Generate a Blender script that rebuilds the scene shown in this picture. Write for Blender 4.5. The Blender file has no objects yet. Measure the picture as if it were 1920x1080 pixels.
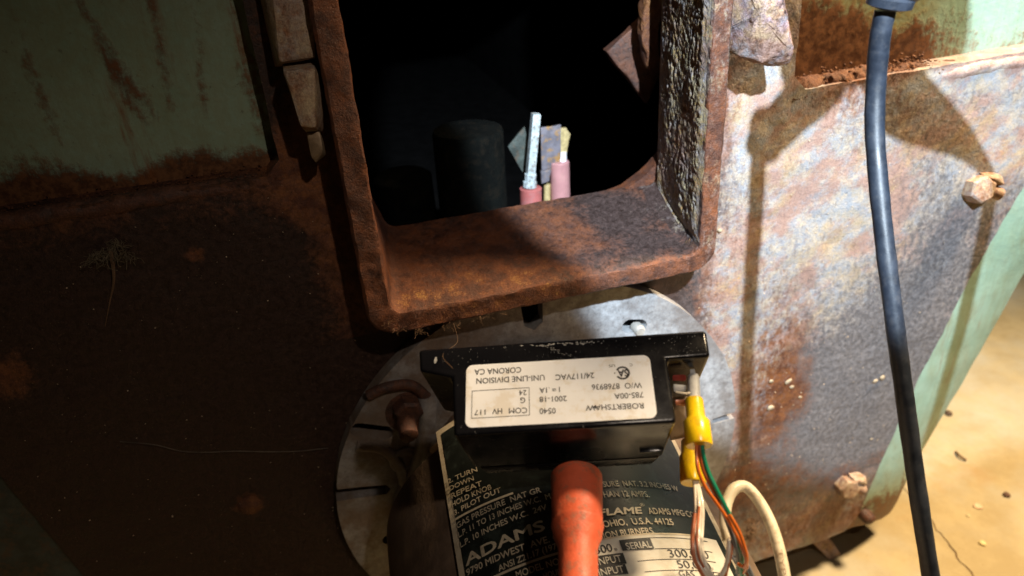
import bpy, bmesh, math, random
import numpy as np
from mathutils import Vector, Matrix, noise
from mathutils.geometry import tessellate_polygon

random.seed(7)
SC = bpy.context.scene
COL = SC.collection

# ------------------------------------------------------------------ camera
# X runs along the boiler front, Y into the boiler, Z up, metres; the floor is z = 0.
_F = 1392.0
_r = Vector((6280, -1245, 1392)).normalized()
_d = Vector((193, 2530, 1392)).normalized()
_d = (_d - _r * _r.dot(_d)).normalized()
_n = _r.cross(_d)
RX = Vector((_r[0], _n[0], -_d[0])); DN = Vector((_r[1], _n[1], -_d[1])); FW = Vector((_r[2], _n[2], -_d[2]))
CP = Vector((0, -.40, .60))
def ray(px, py): return FW + RX * ((px - 960) / _F) + DN * ((py - 540) / _F)
def PY(px, py, Y): v = ray(px, py); return CP + v * ((Y - CP.y) / v.y)      # a measured point on the plane y = Y
def PZ(px, py, Z): v = ray(px, py); return CP + v * ((Z - CP.z) / v.z)

cam_d = bpy.data.cameras.new('camera'); cam = bpy.data.objects.new('camera', cam_d); COL.objects.link(cam)
cam.matrix_world = Matrix((RX, -DN, -FW)).transposed().to_4x4()
cam.location = CP
cam_d.sensor_width = 36; cam_d.lens = 36 * _F / 1920
cam_d.clip_start = .01; cam_d.clip_end = 50
cam_d.dof.use_dof = True; cam_d.dof.focus_distance = .37; cam_d.dof.aperture_fstop = 9.0
SC.camera = cam

# ------------------------------------------------------------------ world and lamps
W = bpy.data.worlds.new('World'); SC.world = W; W.use_nodes = True
W.node_tree.nodes['Background'].inputs[0].default_value = (1.0, .72, .45, 1)
W.node_tree.nodes['Background'].inputs[1].default_value = .008
SC.view_settings.view_transform = 'Standard'; SC.view_settings.look = 'None'
SC.view_settings.exposure = .12; SC.view_settings.gamma = 1
SC.cycles.max_bounces = 6

def aim(o, target):
    o.rotation_euler = (Vector(target) - o.location).to_track_quat('-Z', 'Y').to_euler()
LP = Vector((.1206, -.48, .8072))
def spot(name, loc, tgt, power, col, ang, blend, rad):
    l = bpy.data.lights.new(name, 'SPOT'); o = bpy.data.objects.new(name, l); COL.objects.link(o)
    o.location = loc; aim(o, tgt); l.energy = power; l.color = col; l.spot_size = math.radians(ang); l.spot_blend = blend
    l.shadow_soft_size = rad; return o
# flashlight: a bright cold beam, and an added warm fill for the dim left
spot('flashlight_beam', LP, (.343, 0, .525), 49, (.74, .88, 1.0), 49, .14, .005)
spot('left_fill', LP, (.035, 0, .20), 2.6, (1.0, .84, .68), 72, 1.0, .007)
# the warm room lamp, right of and above the boiler
spot('room_lamp', (.80, -.13, 1.30), (.45, -.12, .10), 165, (1.0, .75, .46), 72, 1.0, .09)

# ------------------------------------------------------------------ small helpers
def sstep(a, b, x):
    t = max(0, min(1, (x - a) / (b - a))); return t * t * (3 - 2 * t)
def mkobj(name, me, mat=None, parent=None, smooth=False):
    o = bpy.data.objects.new(name, me); COL.objects.link(o)
    if mat is not None and not me.materials: me.materials.append(mat)
    if smooth:
        me.polygons.foreach_set('use_smooth', [True] * len(me.polygons))
    if parent: o.parent = parent
    return o
def from_bm(name, bm, mat=None, parent=None, smooth=False):
    bmesh.ops.recalc_face_normals(bm, faces=bm.faces)
    me = bpy.data.meshes.new(name); bm.to_mesh(me); bm.free(); return mkobj(name, me, mat, parent, smooth)
def from_py(name, vs, fs, mat=None, parent=None, smooth=False):
    me = bpy.data.meshes.new(name); me.from_pydata([tuple(v) for v in vs], [], fs); me.update(); return mkobj(name, me, mat, parent, smooth)
def tag(o, label=None, cat=None, kind=None, group=None):
    for k, v in (('label', label), ('category', cat), ('kind', kind), ('group', group)):
        if v: o[k] = v
    return o
def thing(name, label, cat, group=None):
    o = bpy.data.objects.new(name, None); COL.objects.link(o); o.empty_display_size = .02
    return tag(o, label, cat, None, group)
def autosmooth(o, ang=40):
    me = o.data; bm = bmesh.new(); bm.from_mesh(me)
    for e in bm.edges: e.smooth = not (len(e.link_faces) == 2 and e.calc_face_angle(0) > math.radians(ang))
    for f in bm.faces: f.smooth = True
    bm.to_mesh(me); bm.free(); return o
def catmull(pts, n):
    pts = [Vector(p) for p in pts]; P = [pts[0] * 2 - pts[1]] + pts + [pts[-1] * 2 - pts[-2]]; out = []
    for i in range(1, len(P) - 2):
        a, b, c, d = P[i - 1:i + 3]
        for k in range(n):
            t = k / n
            out.append(.5 * ((2 * b) + (c - a) * t + (2 * a - 5 * b + 4 * c - d) * t * t + (3 * b - a - 3 * c + d) * t ** 3))
    out.append(pts[-1]); return out
def tube_data(pts, rad, seg=10, n=6, smooth=True):
    P = catmull(pts, n) if smooth else [Vector(p) for p in pts]
    N = len(P); R = rad if callable(rad) else (lambda t: rad)
    up = None; vs = []; fs = []
    for i, p in enumerate(P):
        t = (P[min(i + 1, N - 1)] - P[max(i - 1, 0)]).normalized()
        if up is None:
            up = t.orthogonal().normalized()
        up = (up - t * up.dot(t)).normalized(); s = t.cross(up); rr = R(i / (N - 1))
        for k in range(seg):
            a = 2 * math.pi * k / seg; vs.append(p + (up * math.cos(a) + s * math.sin(a)) * rr)
    for i in range(N - 1):
        for k in range(seg):
            k2 = (k + 1) % seg; fs.append((i * seg + k, i * seg + k2, (i + 1) * seg + k2, (i + 1) * seg + k))
    fs.append(tuple(range(seg))[::-1]); fs.append(tuple((N - 1) * seg + k for k in range(seg)))
    return vs, fs
def tube(name, pts, rad, mat, parent=None, seg=10, n=6, smooth=True):
    vs, fs = tube_data(pts, rad, seg, n, smooth)
    o = from_py(name, vs, fs, mat, parent); return autosmooth(o, 50)
def lathe(name, base, axis, prof, mat, parent=None, seg=24, ang=35, jit=0, ref=None):
    """prof: (distance along axis, radius) pairs"""
    ax = Vector(axis).normalized(); u = (Vector(ref) - ax * ax.dot(Vector(ref))).normalized() if ref else ax.orthogonal().normalized(); w = ax.cross(u); base = Vector(base); vs = []; fs = []
    for h, r in prof:
        for k in range(seg):
            a = 2 * math.pi * k / seg; p = base + ax * h + (u * math.cos(a) + w * math.sin(a)) * r
            if jit: p = p + noise.noise_vector(p * 180) * jit
            vs.append(p)
    for i in range(len(prof) - 1):
        for k in range(seg):
            k2 = (k + 1) % seg; fs.append((i * seg + k, i * seg + k2, (i + 1) * seg + k2, (i + 1) * seg + k))
    fs.append(tuple(range(seg))[::-1]); fs.append(tuple((len(prof) - 1) * seg + k for k in range(seg)))
    o = from_py(name, vs, fs, mat, parent)
    bm = bmesh.new(); bm.from_mesh(o.data); bmesh.ops.recalc_face_normals(bm, faces=bm.faces); bm.to_mesh(o.data); bm.free()
    return autosmooth(o, ang)
def hexbm(c, ax, r, h, seg=6, rot=0):
    pass

def polybm(outline, holes=(), y0=0.0, step=None, thick=0.01, M=None):
    """a sheet in the XZ plane cut exactly to its outline and holes, gridded, with side walls going back (+Y)."""
    loops = [[Vector((x, 0, z)) for x, z in outline]] + [[Vector((x, 0, z)) for x, z in h] for h in holes]
    flat = [v for l in loops for v in l]; tris = tessellate_polygon([[Vector((v.x, v.z, 0)) for v in l] for l in loops])
    bm = bmesh.new(); bv = [bm.verts.new(v) for v in flat]
    for t in tris:
        try: bm.faces.new([bv[i] for i in t])
        except ValueError: pass
    if step:
        xs = [v.x for v in flat]; zs = [v.z for v in flat]
        for k in range(1, int((max(xs) - min(xs)) / step) + 1):
            bmesh.ops.bisect_plane(bm, geom=bm.verts[:] + bm.edges[:] + bm.faces[:], plane_co=(min(xs) + k * step + 1e-5, 0, 0), plane_no=(1, 0, 0), dist=1e-6)
        for k in range(1, int((max(zs) - min(zs)) / step) + 1):
            bmesh.ops.bisect_plane(bm, geom=bm.verts[:] + bm.edges[:] + bm.faces[:], plane_co=(0, 0, min(zs) + k * step + 1e-5), plane_no=(0, 0, 1), dist=1e-6)
    bmesh.ops.remove_doubles(bm, verts=bm.verts, dist=1e-6)
    bmesh.ops.recalc_face_normals(bm, faces=bm.faces)
    be = [e for e in bm.edges if e.is_boundary]
    r = bmesh.ops.extrude_edge_only(bm, edges=be)
    nv = [g for g in r['geom'] if isinstance(g, bmesh.types.BMVert)]
    for v in nv: v.co.y += thick
    # make sure the sheet faces -Y
    for v in bm.verts: v.co.y += y0
    bm.normal_update()
    return bm, set(nv)
def circ(cx, cz, r, n=64, a0=0, a1=2 * math.pi, end=False):
    m = n if not end else n - 1
    return [(cx + r * math.cos(a0 + (a1 - a0) * k / m), cz + r * math.sin(a0 + (a1 - a0) * k / m)) for k in range(n)]
def oval(p, q, w, n=8):
    p = Vector(p); q = Vector(q); a = math.atan2(q.y - p.y, q.x - p.x); out = []
    for k in range(n + 1): t = a + math.pi / 2 + math.pi * k / n; out.append((p.x + w * math.cos(t), p.y + w * math.sin(t)))
    for k in range(n + 1): t = a - math.pi / 2 + math.pi * k / n; out.append((q.x + w * math.cos(t), q.y + w * math.sin(t)))
    return out
def setW(o, fn):
    me = o.data; at = me.color_attributes.new('W', 'FLOAT_COLOR', 'POINT'); a = np.zeros(len(me.vertices) * 4, 'f')
    for i, v in enumerate(me.vertices):
        r, g, b = fn(v.co); a[4 * i:4 * i + 4] = (r, g, b, 1)
    at.data.foreach_set('color', a)
def fbm(p, s, o=4): return noise.fractal(Vector(p) * s, 1.0, 2.0, o)

# ------------------------------------------------------------------ node materials
class NT:
    def __init__(s, name):
        s.m = bpy.data.materials.new(name); s.m.use_nodes = True; s.t = s.m.node_tree; s.n = s.t.nodes
        s.b = s.n['Principled BSDF']; s.co = s.n.new('ShaderNodeTexCoord').outputs['Object']
    def L(s, a, b): s.t.links.new(a, b)
    def put(s, sock, v):
        if isinstance(v, bpy.types.NodeSocket): s.L(v, sock)
        elif isinstance(v, (tuple, list)) and len(v) == 3 and sock.type == 'RGBA': sock.default_value = (*v, 1)
        else: sock.default_value = v
    def map(s, scale=(1, 1, 1), rot=(0, 0, 0), loc=(0, 0, 0)):
        n = s.n.new('ShaderNodeMapping'); s.L(s.co, n.inputs[0]); n.inputs['Scale'].default_value = scale; n.inputs['Rotation'].default_value = rot; n.inputs['Location'].default_value = loc; return n.outputs[0]
    def noise(s, scale, detail=5, rough=.6, co=None, dist=0, W=None):
        n = s.n.new('ShaderNodeTexNoise'); s.L(co or s.co, n.inputs['Vector']); n.inputs['Scale'].default_value = scale; n.inputs['Detail'].default_value = detail; n.inputs['Roughness'].default_value = rough; n.inputs['Distortion'].default_value = dist
        if W is not None:
            n.noise_dimensions = '4D'; n.inputs['W'].default_value = W
        return n.outputs['Fac']
    def vor(s, scale, co=None, out='Distance', rand=1):
        n = s.n.new('ShaderNodeTexVoronoi'); s.L(co or s.co, n.inputs['Vector']); n.inputs['Scale'].default_value = scale; n.inputs['Randomness'].default_value = rand; return n.outputs[out]
    def math(s, op, a, b=0.0, clamp=False):
        n = s.n.new('ShaderNodeMath'); n.operation = op; n.use_clamp = clamp; s.put(n.inputs[0], a); s.put(n.inputs[1], b); return n.outputs[0]
    def rng(s, v, a, b, c=0.0, d=1.0, smooth=True):
        n = s.n.new('ShaderNodeMapRange'); n.interpolation_type = 'SMOOTHSTEP' if smooth else 'LINEAR'
        s.put(n.inputs[0], v); n.inputs[1].default_value = a; n.inputs[2].default_value = b; n.inputs[3].default_value = c; n.inputs[4].default_value = d; return n.outputs[0]
    def mix(s, f, a, b, mode='MIX'):
        n = s.n.new('ShaderNodeMix'); n.data_type = 'RGBA'; n.blend_type = mode; s.put(n.inputs[0], f); s.put(n.inputs[6], a); s.put(n.inputs[7], b); return n.outputs[2]
    def attr(s):
        n = s.n.new('ShaderNodeVertexColor'); n.layer_name = 'W'; q = s.n.new('ShaderNodeSeparateColor'); s.L(n.outputs[0], q.inputs[0]); return q.outputs
    def mask(s, w, nz, soft=.06):
        """patches that cover the share w of the surface, broken up by a noise"""
        a = s.math('ADD', w, nz); return s.rng(a, 1.0 - soft, 1.0 + soft)
    def bump(s, h, strength=1, dist=.001, prev=None):
        n = s.n.new('ShaderNodeBump'); n.inputs['Strength'].default_value = strength; n.inputs['Distance'].default_value = dist; s.put(n.inputs['Height'], h)
        if prev: s.L(prev, n.inputs['Normal'])
        return n.outputs[0]
    def out(s, col, rough=.7, bump=None, metal=0.0, spec=.5, coat=0):
        s.put(s.b.inputs['Base Color'], col); s.put(s.b.inputs['Roughness'], rough); s.put(s.b.inputs['Metallic'], metal); s.b.inputs['Specular IOR Level'].default_value = spec
        if bump: s.L(bump, s.b.inputs['Normal'])
        if coat: s.b.inputs['Coat Weight'].default_value = coat
        return s.m

def scaled_iron(name, soot=(.022, .019, .020), soot2=(.055, .050, .055), rustd=(.085, .030, .016), rusto=(.26, .10, .03),
                pale=(.34, .37, .42), pale2=(.55, .49, .40), ochre=(.45, .27, .08), grain=1.0, const=None, bumpd=.0012, side=False, soft=1.0, gl0=.66, gl1=1.32):
    t = NT(name)
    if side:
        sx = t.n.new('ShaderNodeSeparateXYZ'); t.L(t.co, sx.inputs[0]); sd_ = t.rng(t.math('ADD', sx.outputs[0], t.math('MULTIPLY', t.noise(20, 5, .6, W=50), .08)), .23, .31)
        soot = t.mix(sd_, soot, (.095, .092, .100)); soot2 = t.mix(sd_, soot2, (.22, .21, .22))  # paler soot on the right paints the beam's light into the plate
    if const: R, G, B = const
    else:
        a = t.attr(); R, G, B = a[0], a[1], a[2]
    big = t.noise(14, 6, .62); mid = t.noise(55, 6, .65, W=1.3); fine = t.noise(260 * grain, 5, .7, W=2.1); micro = t.noise(900 * grain, 4, .75, W=4)
    m2 = t.noise(90, 7, .72, W=7.7); m3 = t.noise(120, 7, .75, W=11.0); str_ = t.noise(1, 7, .72, co=t.map((160, 160, 70), rot=(0, .5, 0)))
    col = t.mix(t.rng(fine, .35, .7), soot, soot2)
    rc = t.mix(t.rng(m2, .38, .62), rustd, rusto); rc = t.mix(t.rng(fine, .42, .66, 0, .55), rc, (.13, .055, .035))
    rm = t.mask(R, t.math('ADD', t.math('MULTIPLY', mid, .55), t.math('MULTIPLY', fine, .45)), .10 * soft)
    col = t.mix(rm, col, rc)
    mp_ = t.n.new('ShaderNodeMapping'); t.L(t.map((1, 1, 1), rot=(0, .62, 0)), mp_.inputs[0]); mp_.inputs['Scale'].default_value = (1, 1, 1.45); dco = mp_.outputs[0]; h1 = t.noise(16, 7, .68, co=dco, W=21); h2 = t.noise(24, 7, .70, co=dco, W=33); h3 = t.noise(40, 7, .72, co=dco, W=41)
    pc = t.mix(t.rng(m3, .42, .58), pale, pale2); pc = t.mix(t.rng(h1, .46, .56, 0, .95), pc, (.34, .22, .185)); pc = t.mix(t.rng(h2, .50, .62, 0, .6), pc, (.42, .31, .17)); pc = t.mix(t.rng(h3, .52, .64, 0, .6), pc, (.25, .29, .34))
    pm = t.mask(G, t.math('ADD', t.math('MULTIPLY', str_, .55), t.math('MULTIPLY', fine, .45)), .12 * soft)
    col = t.mix(pm, col, pc)
    om = t.mask(B, t.math('ADD', t.math('MULTIPLY', m2, .6), t.math('MULTIPLY', micro, .4)), .07)
    col = t.mix(om, col, t.mix(t.rng(fine, .4, .65), ochre, (.30, .13, .035)))
    sp = t.rng(t.vor(420 * grain), .0, .16, 1, 0); spk = t.math('MULTIPLY', sp, t.rng(t.noise(60, 3, .6, W=9), .52, .62))
    col = t.mix(t.math('MULTIPLY', spk, .7), col, (.36, .27, .17))
    pits = t.rng(t.noise(330 * grain, 4, .7, W=15), .30, .40, 1, 0)
    col = t.mix(t.math('MULTIPLY', pits, .5), col, (.016, .012, .012))
    gr = t.rng(micro, .28, .72, gl0, gl1); gq = t.n.new('ShaderNodeCombineColor'); [t.L(gr, gq.inputs[k]) for k in range(3)]; col = t.mix(1.0, col, gq.outputs[0], 'MULTIPLY')
    h = t.math('ADD', t.math('MULTIPLY', fine, .9), t.math('MULTIPLY', micro, .35)); h = t.math('ADD', h, t.math('MULTIPLY', mid, .9)); h = t.math('ADD', h, t.math('MULTIPLY', pm, .12))
    bmp = t.bump(h, .9, bumpd)
    ro = t.rng(fine, .3, .7, .42, .75)
    return t.out(col, ro, bmp, spec=.45)

def plain(name, col, rough=.5, var=.25, scale=60, bumpd=0, metal=0, spec=.5, dirt=None, dirtamt=.35, coat=0):
    t = NT(name); nz = t.noise(scale, 6, .65); c = t.mix(t.rng(nz, .3, .7), tuple(x * (1 - var) for x in col), tuple(min(1, x * (1 + var)) for x in col))
    if dirt: c = t.mix(t.math('MULTIPLY', t.rng(t.noise(scale * 2.2, 6, .7, W=3), .5, .62), dirtamt), c, dirt)
    b = t.bump(t.noise(scale * 6, 4, .7), .6, bumpd) if bumpd else None
    return t.out(c, t.rng(nz, .2, .8, max(0, rough - .12), min(1, rough + .12)), b, metal, spec, coat)

M = {}
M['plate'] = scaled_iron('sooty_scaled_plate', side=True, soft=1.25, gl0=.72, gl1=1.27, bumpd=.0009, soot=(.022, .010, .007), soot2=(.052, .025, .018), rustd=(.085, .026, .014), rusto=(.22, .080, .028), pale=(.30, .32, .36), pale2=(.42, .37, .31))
M['frame'] = scaled_iron('rusty_cast_frame', soot=(.030, .017, .014), soot2=(.075, .045, .040), rustd=(.070, .026, .016), rusto=(.19, .060, .022), pale=(.27, .23, .23), pale2=(.38, .30, .19), grain=1.4, bumpd=.0015)
M['wall'] = scaled_iron('flaking_lit_scale', const=(.38, .52, .46), soot=(.07, .052, .050), soot2=(.17, .13, .115), rustd=(.10, .045, .025), rusto=(.20, .10, .05), pale=(.36, .33, .34), pale2=(.46, .38, .22), ochre=(.36, .24, .08), grain=1.1, bumpd=.0011)  # paler than the frame so that the right jamb reads as lit
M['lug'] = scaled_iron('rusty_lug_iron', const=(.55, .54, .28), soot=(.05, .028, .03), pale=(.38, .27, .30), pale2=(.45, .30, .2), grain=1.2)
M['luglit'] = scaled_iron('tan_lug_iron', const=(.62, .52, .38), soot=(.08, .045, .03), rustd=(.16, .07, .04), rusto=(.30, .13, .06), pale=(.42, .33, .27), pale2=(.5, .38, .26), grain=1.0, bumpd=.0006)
M['crust'] = scaled_iron('granular_rust', const=(.80, .1, .40), soot=(.05, .02, .01), rusto=(.17, .06, .018), ochre=(.24, .12, .04), grain=1.6, bumpd=.002)
M['darklug'] = scaled_iron('dark_rusty_iron', const=(.55, .20, .20), soot=(.03, .018, .015), rustd=(.07, .025, .014), rusto=(.12, .045, .022), pale=(.20, .14, .12))
M['soot'] = plain('firebox_soot', (.004, .0035, .0035), .95, .5, 40, .001, spec=.1)
M['slate'] = plain('shaded_sooty_green_iron', (.05, .062, .055), .6, .5, 60, .0008, dirt=(.12, .06, .03), dirtamt=.5)

M['tube'] = plain('sooty_burner_iron', (.003, .0036, .0032), .95, .4, 60, .0008, spec=.08, dirt=(.012, .009, .006), dirtamt=.5)
def green_paint(name):
    t = NT(name); a = t.attr()
    n1 = t.noise(20, 6, .6); n2 = t.noise(160, 6, .7, W=2); st = t.noise(1, 6, .65, co=t.map((70, 70, 9)), W=5); st2 = t.noise(1, 6, .7, co=t.map((200, 200, 30)), W=8)
    base = t.mix(t.rng(n1, .35, .65), (.26, .44, .36), (.33, .52, .44)); base = t.mix(t.rng(st2, .4, .7, 0, .35), base, (.22, .30, .20))
    base = t.mix(t.math('MULTIPLY', a[2], t.rng(n2, .3, .6, .6, 1)), base, (.24, .21, .085))
    rust = t.mix(t.rng(n2, .4, .62), (.08, .032, .014), (.18, .075, .028))
    m = t.mask(a[0], t.math('ADD', t.math('MULTIPLY', n2, .7), t.math('MULTIPLY', st2, .3)), .13); col = t.mix(m, base, rust)
    run = t.math('MULTIPLY', t.rng(st, .57, .70), t.rng(n1, .4, .6, .15, .7)); col = t.mix(t.math('MULTIPLY', run, a[1]), col, (.22, .075, .02))
    dk = t.rng(t.noise(300, 4, .7, W=4), .30, .38, 1, 0); col = t.mix(t.math('MULTIPLY', dk, .5), col, (.08, .05, .03))
    h = t.math('ADD', t.math('MULTIPLY', n2, .8), t.math('MULTIPLY', m, .5))
    return t.out(col, t.rng(n2, .3, .7, .35, .6), t.bump(h, .7, .0009), spec=.5)
M['green'] = green_paint('faded_green_enamel')

def galv(name, b0=(.33, .35, .38), b1=(.55, .58, .62), dirt=(.16, .11, .075), amt=.5, left=False):
    t = NT(name); n1 = t.noise(70, 6, .7); n2 = t.noise(350, 5, .7, W=2); n3 = t.noise(25, 5, .6, W=6)
    n4 = t.noise(190, 6, .75, W=12); c = t.mix(t.rng(t.math('ADD', t.math('MULTIPLY', n1, .35), t.math('MULTIPLY', n4, .65)), .36, .64), b0, b1); c = t.mix(t.math('MULTIPLY', t.rng(n3, .44, .60), amt), c, t.mix(n4, dirt, b0)); c = t.mix(t.rng(n2, .30, .42, .6, 0), c, (.05, .045, .045))
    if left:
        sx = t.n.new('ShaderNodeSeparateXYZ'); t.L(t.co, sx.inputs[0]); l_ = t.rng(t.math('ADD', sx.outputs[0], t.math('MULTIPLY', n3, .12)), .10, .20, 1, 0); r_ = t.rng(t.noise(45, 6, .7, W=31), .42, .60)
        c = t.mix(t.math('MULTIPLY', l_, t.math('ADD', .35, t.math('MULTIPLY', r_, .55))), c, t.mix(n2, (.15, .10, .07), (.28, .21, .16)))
    return t.out(c, .55, t.bump(t.math('ADD', n1, n2), .6, .0006), metal=.25, spec=.5)
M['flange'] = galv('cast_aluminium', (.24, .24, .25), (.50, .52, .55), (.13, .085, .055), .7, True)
M['zinc'] = galv('dull_zinc', (.35, .33, .30), (.55, .52, .47), amt=.35)
M['tan'] = plain('tan_dusty_steel', (.34, .24, .15), .55, .25, 80, .0003, metal=.2, dirt=(.12, .07, .04))
def bakelite():
    t = NT('black_bakelite'); n = t.noise(60, 5, .6); d = t.rng(t.noise(700, 3, .7, W=3), .67, .73); d = t.math('MULTIPLY', d, t.rng(n, .42, .6))
    scr = t.rng(t.noise(1, 3, .6, co=t.map((900, 60, 300), rot=(.3, .2, .7))), .70, .76)
    c = t.mix(t.math('MULTIPLY', d, .6), (.006, .006, .008), (.45, .45, .46)); c = t.mix(t.math('MULTIPLY', scr, .35), c, (.35, .34, .33))
    return t.out(c, t.rng(n, .3, .7, .14, .30), t.bump(t.noise(900, 3, .6), .25, .0002), spec=.55)
M['bake'] = bakelite()
M['paper'] = plain('cream_label_paper', (.85, .87, .93), .45, .04, 40, dirt=(.60, .50, .34), dirtamt=.4)
M['ink'] = plain('black_ink', (.02, .02, .022), .5, .2, 90)
M['red'] = plain('red_silicone', (.60, .105, .045), .52, .18, 70, .0005, dirt=(.30, .13, .08), dirtamt=.75)
M['yellow'] = plain('yellow_plastic', (.90, .60, .010), .28, .06, 50, dirt=(.55, .26, .02), dirtamt=.5)
M['grey'] = plain('grey_terminal', (.46, .47, .48), .45, .15, 300, .0002)
M['cord'] = plain('black_rubber_cord', (.016, .021, .032), .46, .25, 130, .0001, spec=.6, dirt=(.05, .05, .055), dirtamt=.35)
M['cream'] = plain('cream_cable_jacket', (.66, .58, .42), .45, .1, 60, .0001, dirt=(.33, .22, .12), dirtamt=.55)
def clear_wire(name, c):
    t = NT(name); return t.out(c, .25, spec=.6, coat=.4)
M['w_orange'] = clear_wire('orange_wire', (.62, .14, .02)); M['w_brown'] = clear_wire('brown_wire', (.25, .06, .02)); M['w_green'] = clear_wire('green_wire', (.01, .20, .11))
M['w_white'] = clear_wire('white_wire', (.72, .66, .56)); M['w_blue'] = clear_wire('blue_wire', (.03, .08, .22)); M['w_copper'] = clear_wire('copper_wire', (.50, .17, .08)); M['w_grey'] = clear_wire('grey_wire', (.16, .17, .20))
M['pink'] = plain('pink_porcelain', (.50, .24, .24), .5, .15, 60, dirt=(.45, .25, .22))
M['pinkd'] = plain('red_porcelain', (.42, .12, .11), .5, .15, 60, dirt=(.35, .2, .2))
M['steel'] = plain('pale_steel', (.55, .62, .64), .35, .2, 200, .0002, metal=.2, dirt=(.2, .14, .09), dirtamt=.8)
M['bluesteel'] = plain('heat_blued_steel', (.17, .155, .18), .5, .3, 90, .0005, metal=.2, dirt=(.42, .22, .05), dirtamt=.8)
M['brass'] = plain('yellow_brass', (.42, .32, .15), .5, .3, 300)
M['lint'] = plain('tan_lint', (.15, .085, .045), .9, .3, 90)
M['plblack'] = None
def floor_mat():
    t = NT('stained_concrete'); n1 = t.noise(4.5, 7, .62); n2 = t.noise(28, 7, .68, W=2); n3 = t.noise(180, 5, .7, W=5)
    c = t.mix(t.rng(n1, .40, .62), (.34, .26, .13), (.42, .375, .27)); c = t.mix(t.rng(n2, .42, .66, 0, .6), c, (.45, .355, .19)); c = t.mix(t.rng(n3, .30, .42, .35, 0), c, (.2, .12, .05))
    c = t.mix(t.rng(t.noise(9, 6, .6, W=8), .55, .68, 0, .5), c, (.36, .20, .06))
    return t.out(c, .75, t.bump(t.math('ADD', n2, t.math('MULTIPLY', n3, .3)), .5, .002), spec=.3)
M['floor'] = floor_mat()

# ------------------------------------------------------------------ floor
fl = from_py('floor', [(-4, -3, 0), (5, -3, 0), (5, 5, 0), (-4, 5, 0)], [(0, 1, 2, 3)], M['floor']); tag(fl, kind='structure')
fl['label'] = 'yellowish stained concrete floor under and beside the boiler'
def crack(p0, p1, n=26, w=.0006):
    vs = []; fs = []
    for i in range(n + 1):
        t = i / n; p = p0.lerp(p1, t) + Vector((random.uniform(-1, 1), random.uniform(-1, 1), 0)) * .0022; ww = w * random.uniform(.5, 1.4)
        s = (p1 - p0).normalized().cross(Vector((0, 0, 1))) * ww
        vs += [p - s + Vector((0, 0, .0006)), p + s + Vector((0, 0, .0006))]
    for i in range(n): fs.append((2 * i, 2 * i + 1, 2 * i + 3, 2 * i + 2))
    return vs, fs
M['crack'] = plain('crack_dirt', (.10, .055, .02), .9, .3, 90)
c1 = crack(PZ(1690, 905, 0), PZ(1990, 1300, 0), 40)
o = from_py('floor_crack', c1[0], c1[1], M['crack']); o['kind'] = 'structure'
def pebble(px, py, r, col, label, flat=.55):
    bm = bmesh.new(); bmesh.ops.create_icosphere(bm, subdivisions=2, radius=r)
    p = PZ(px, py, 0)
    for v in bm.verts:
        v.co = v.co * (1 + .35 * noise.noise(v.co * (1.2 / r) + p * 50)); v.co.z *= flat
    bmesh.ops.translate(bm, verts=bm.verts, vec=(p.x, p.y, r * flat * .8))
    tag(from_bm('floor_crumb', bm, plain('crumb_' + str(px), col, .8, .2, 200), None, True), label, 'crumb', None, 'crumbs of grit on the floor')
pebble(1842, 1020, .0032, (.62, .50, .24), 'pale yellow grit crumb on the floor right of the crack, low down')
pebble(1887, 930, .0035, (.10, .05, .03), 'dark brown grit crumb on the floor near the right edge')
pebble(1778, 777, .0045, (.07, .04, .02), 'dark crumb on the floor just right of the boiler edge')
pebble(1833, 950, .0045, (.62, .42, .26), 'pinkish flat flake on the floor below the dark crumb', .25)
pebble(1815, 968, .0018, (.66, .55, .3), 'tiny pale crumb on the floor beside the pinkish flake')
tag(tube('floor_twig', [PZ(1792, 847, .002), PZ(1800, 855, .004), PZ(1812, 863, .002)], .0013, M['crack'], seg=6), 'short dark twig on the floor right of the green band', 'twig')

# ------------------------------------------------------------------ boiler
boiler = thing('boiler', 'old rusty green boiler front with an open inspection port', 'boiler')
def gauss(co, c, r):
    dx = (co.x - c[0]) / r[0]; dz = (co.z - c[1]) / r[1]; return math.exp(-(dx * dx + dz * dz))
def blob(px, py, rx, rz, R, G, B):
    p = PY(px, py, 0); return ((p.x, p.z), (rx, rz), (R, G, B))
BL = [  # place, size, change in rust / pale scale / ochre
    blob(1480, 220, .05, .03, .10, .10, .0), blob(1450, 200, .025, .03, .0, .25, .0), blob(1560, 330, .06, .05, .15, .10, .05), blob(1640, 460, .05, .05, -.05, .07, .06),
    blob(1760, 420, .05, .05, -.22, -.10, -.02), blob(1860, 230, .05, .04, -.1, .12, .12), blob(1420, 480, .03, .06, .08, .06, .08), blob(1520, 520, .04, .06, -.05, .05, .03),
    blob(1700, 640, .06, .07, -.26, -.19, -.04), blob(1600, 780, .07, .06, -.28, -.22, -.06), blob(1640, 600, .04, .04, -.1, -.08, .0), blob(1450, 700, .028, .07, .20, -.06, .02), blob(1500, 760, .03, .05, .14, -.14, .02),
    blob(1360, 620, .03, .05, .15, .06, .06), blob(1340, 520, .03, .03, .1, .06, .16), blob(1450, 900, .1, .03, .1, -.25, -.02), blob(1560, 980, .12, .02, .3, -.1, .05),
    blob(1600, 170, .09, .010, .3, -.1, .2), blob(1850, 130, .06, .008, .0, .55, .0), blob(1850, 320, .03, .03, .1, .1, .15),  # the thin pale strip paints the light on the right ledge's edge
]
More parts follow.
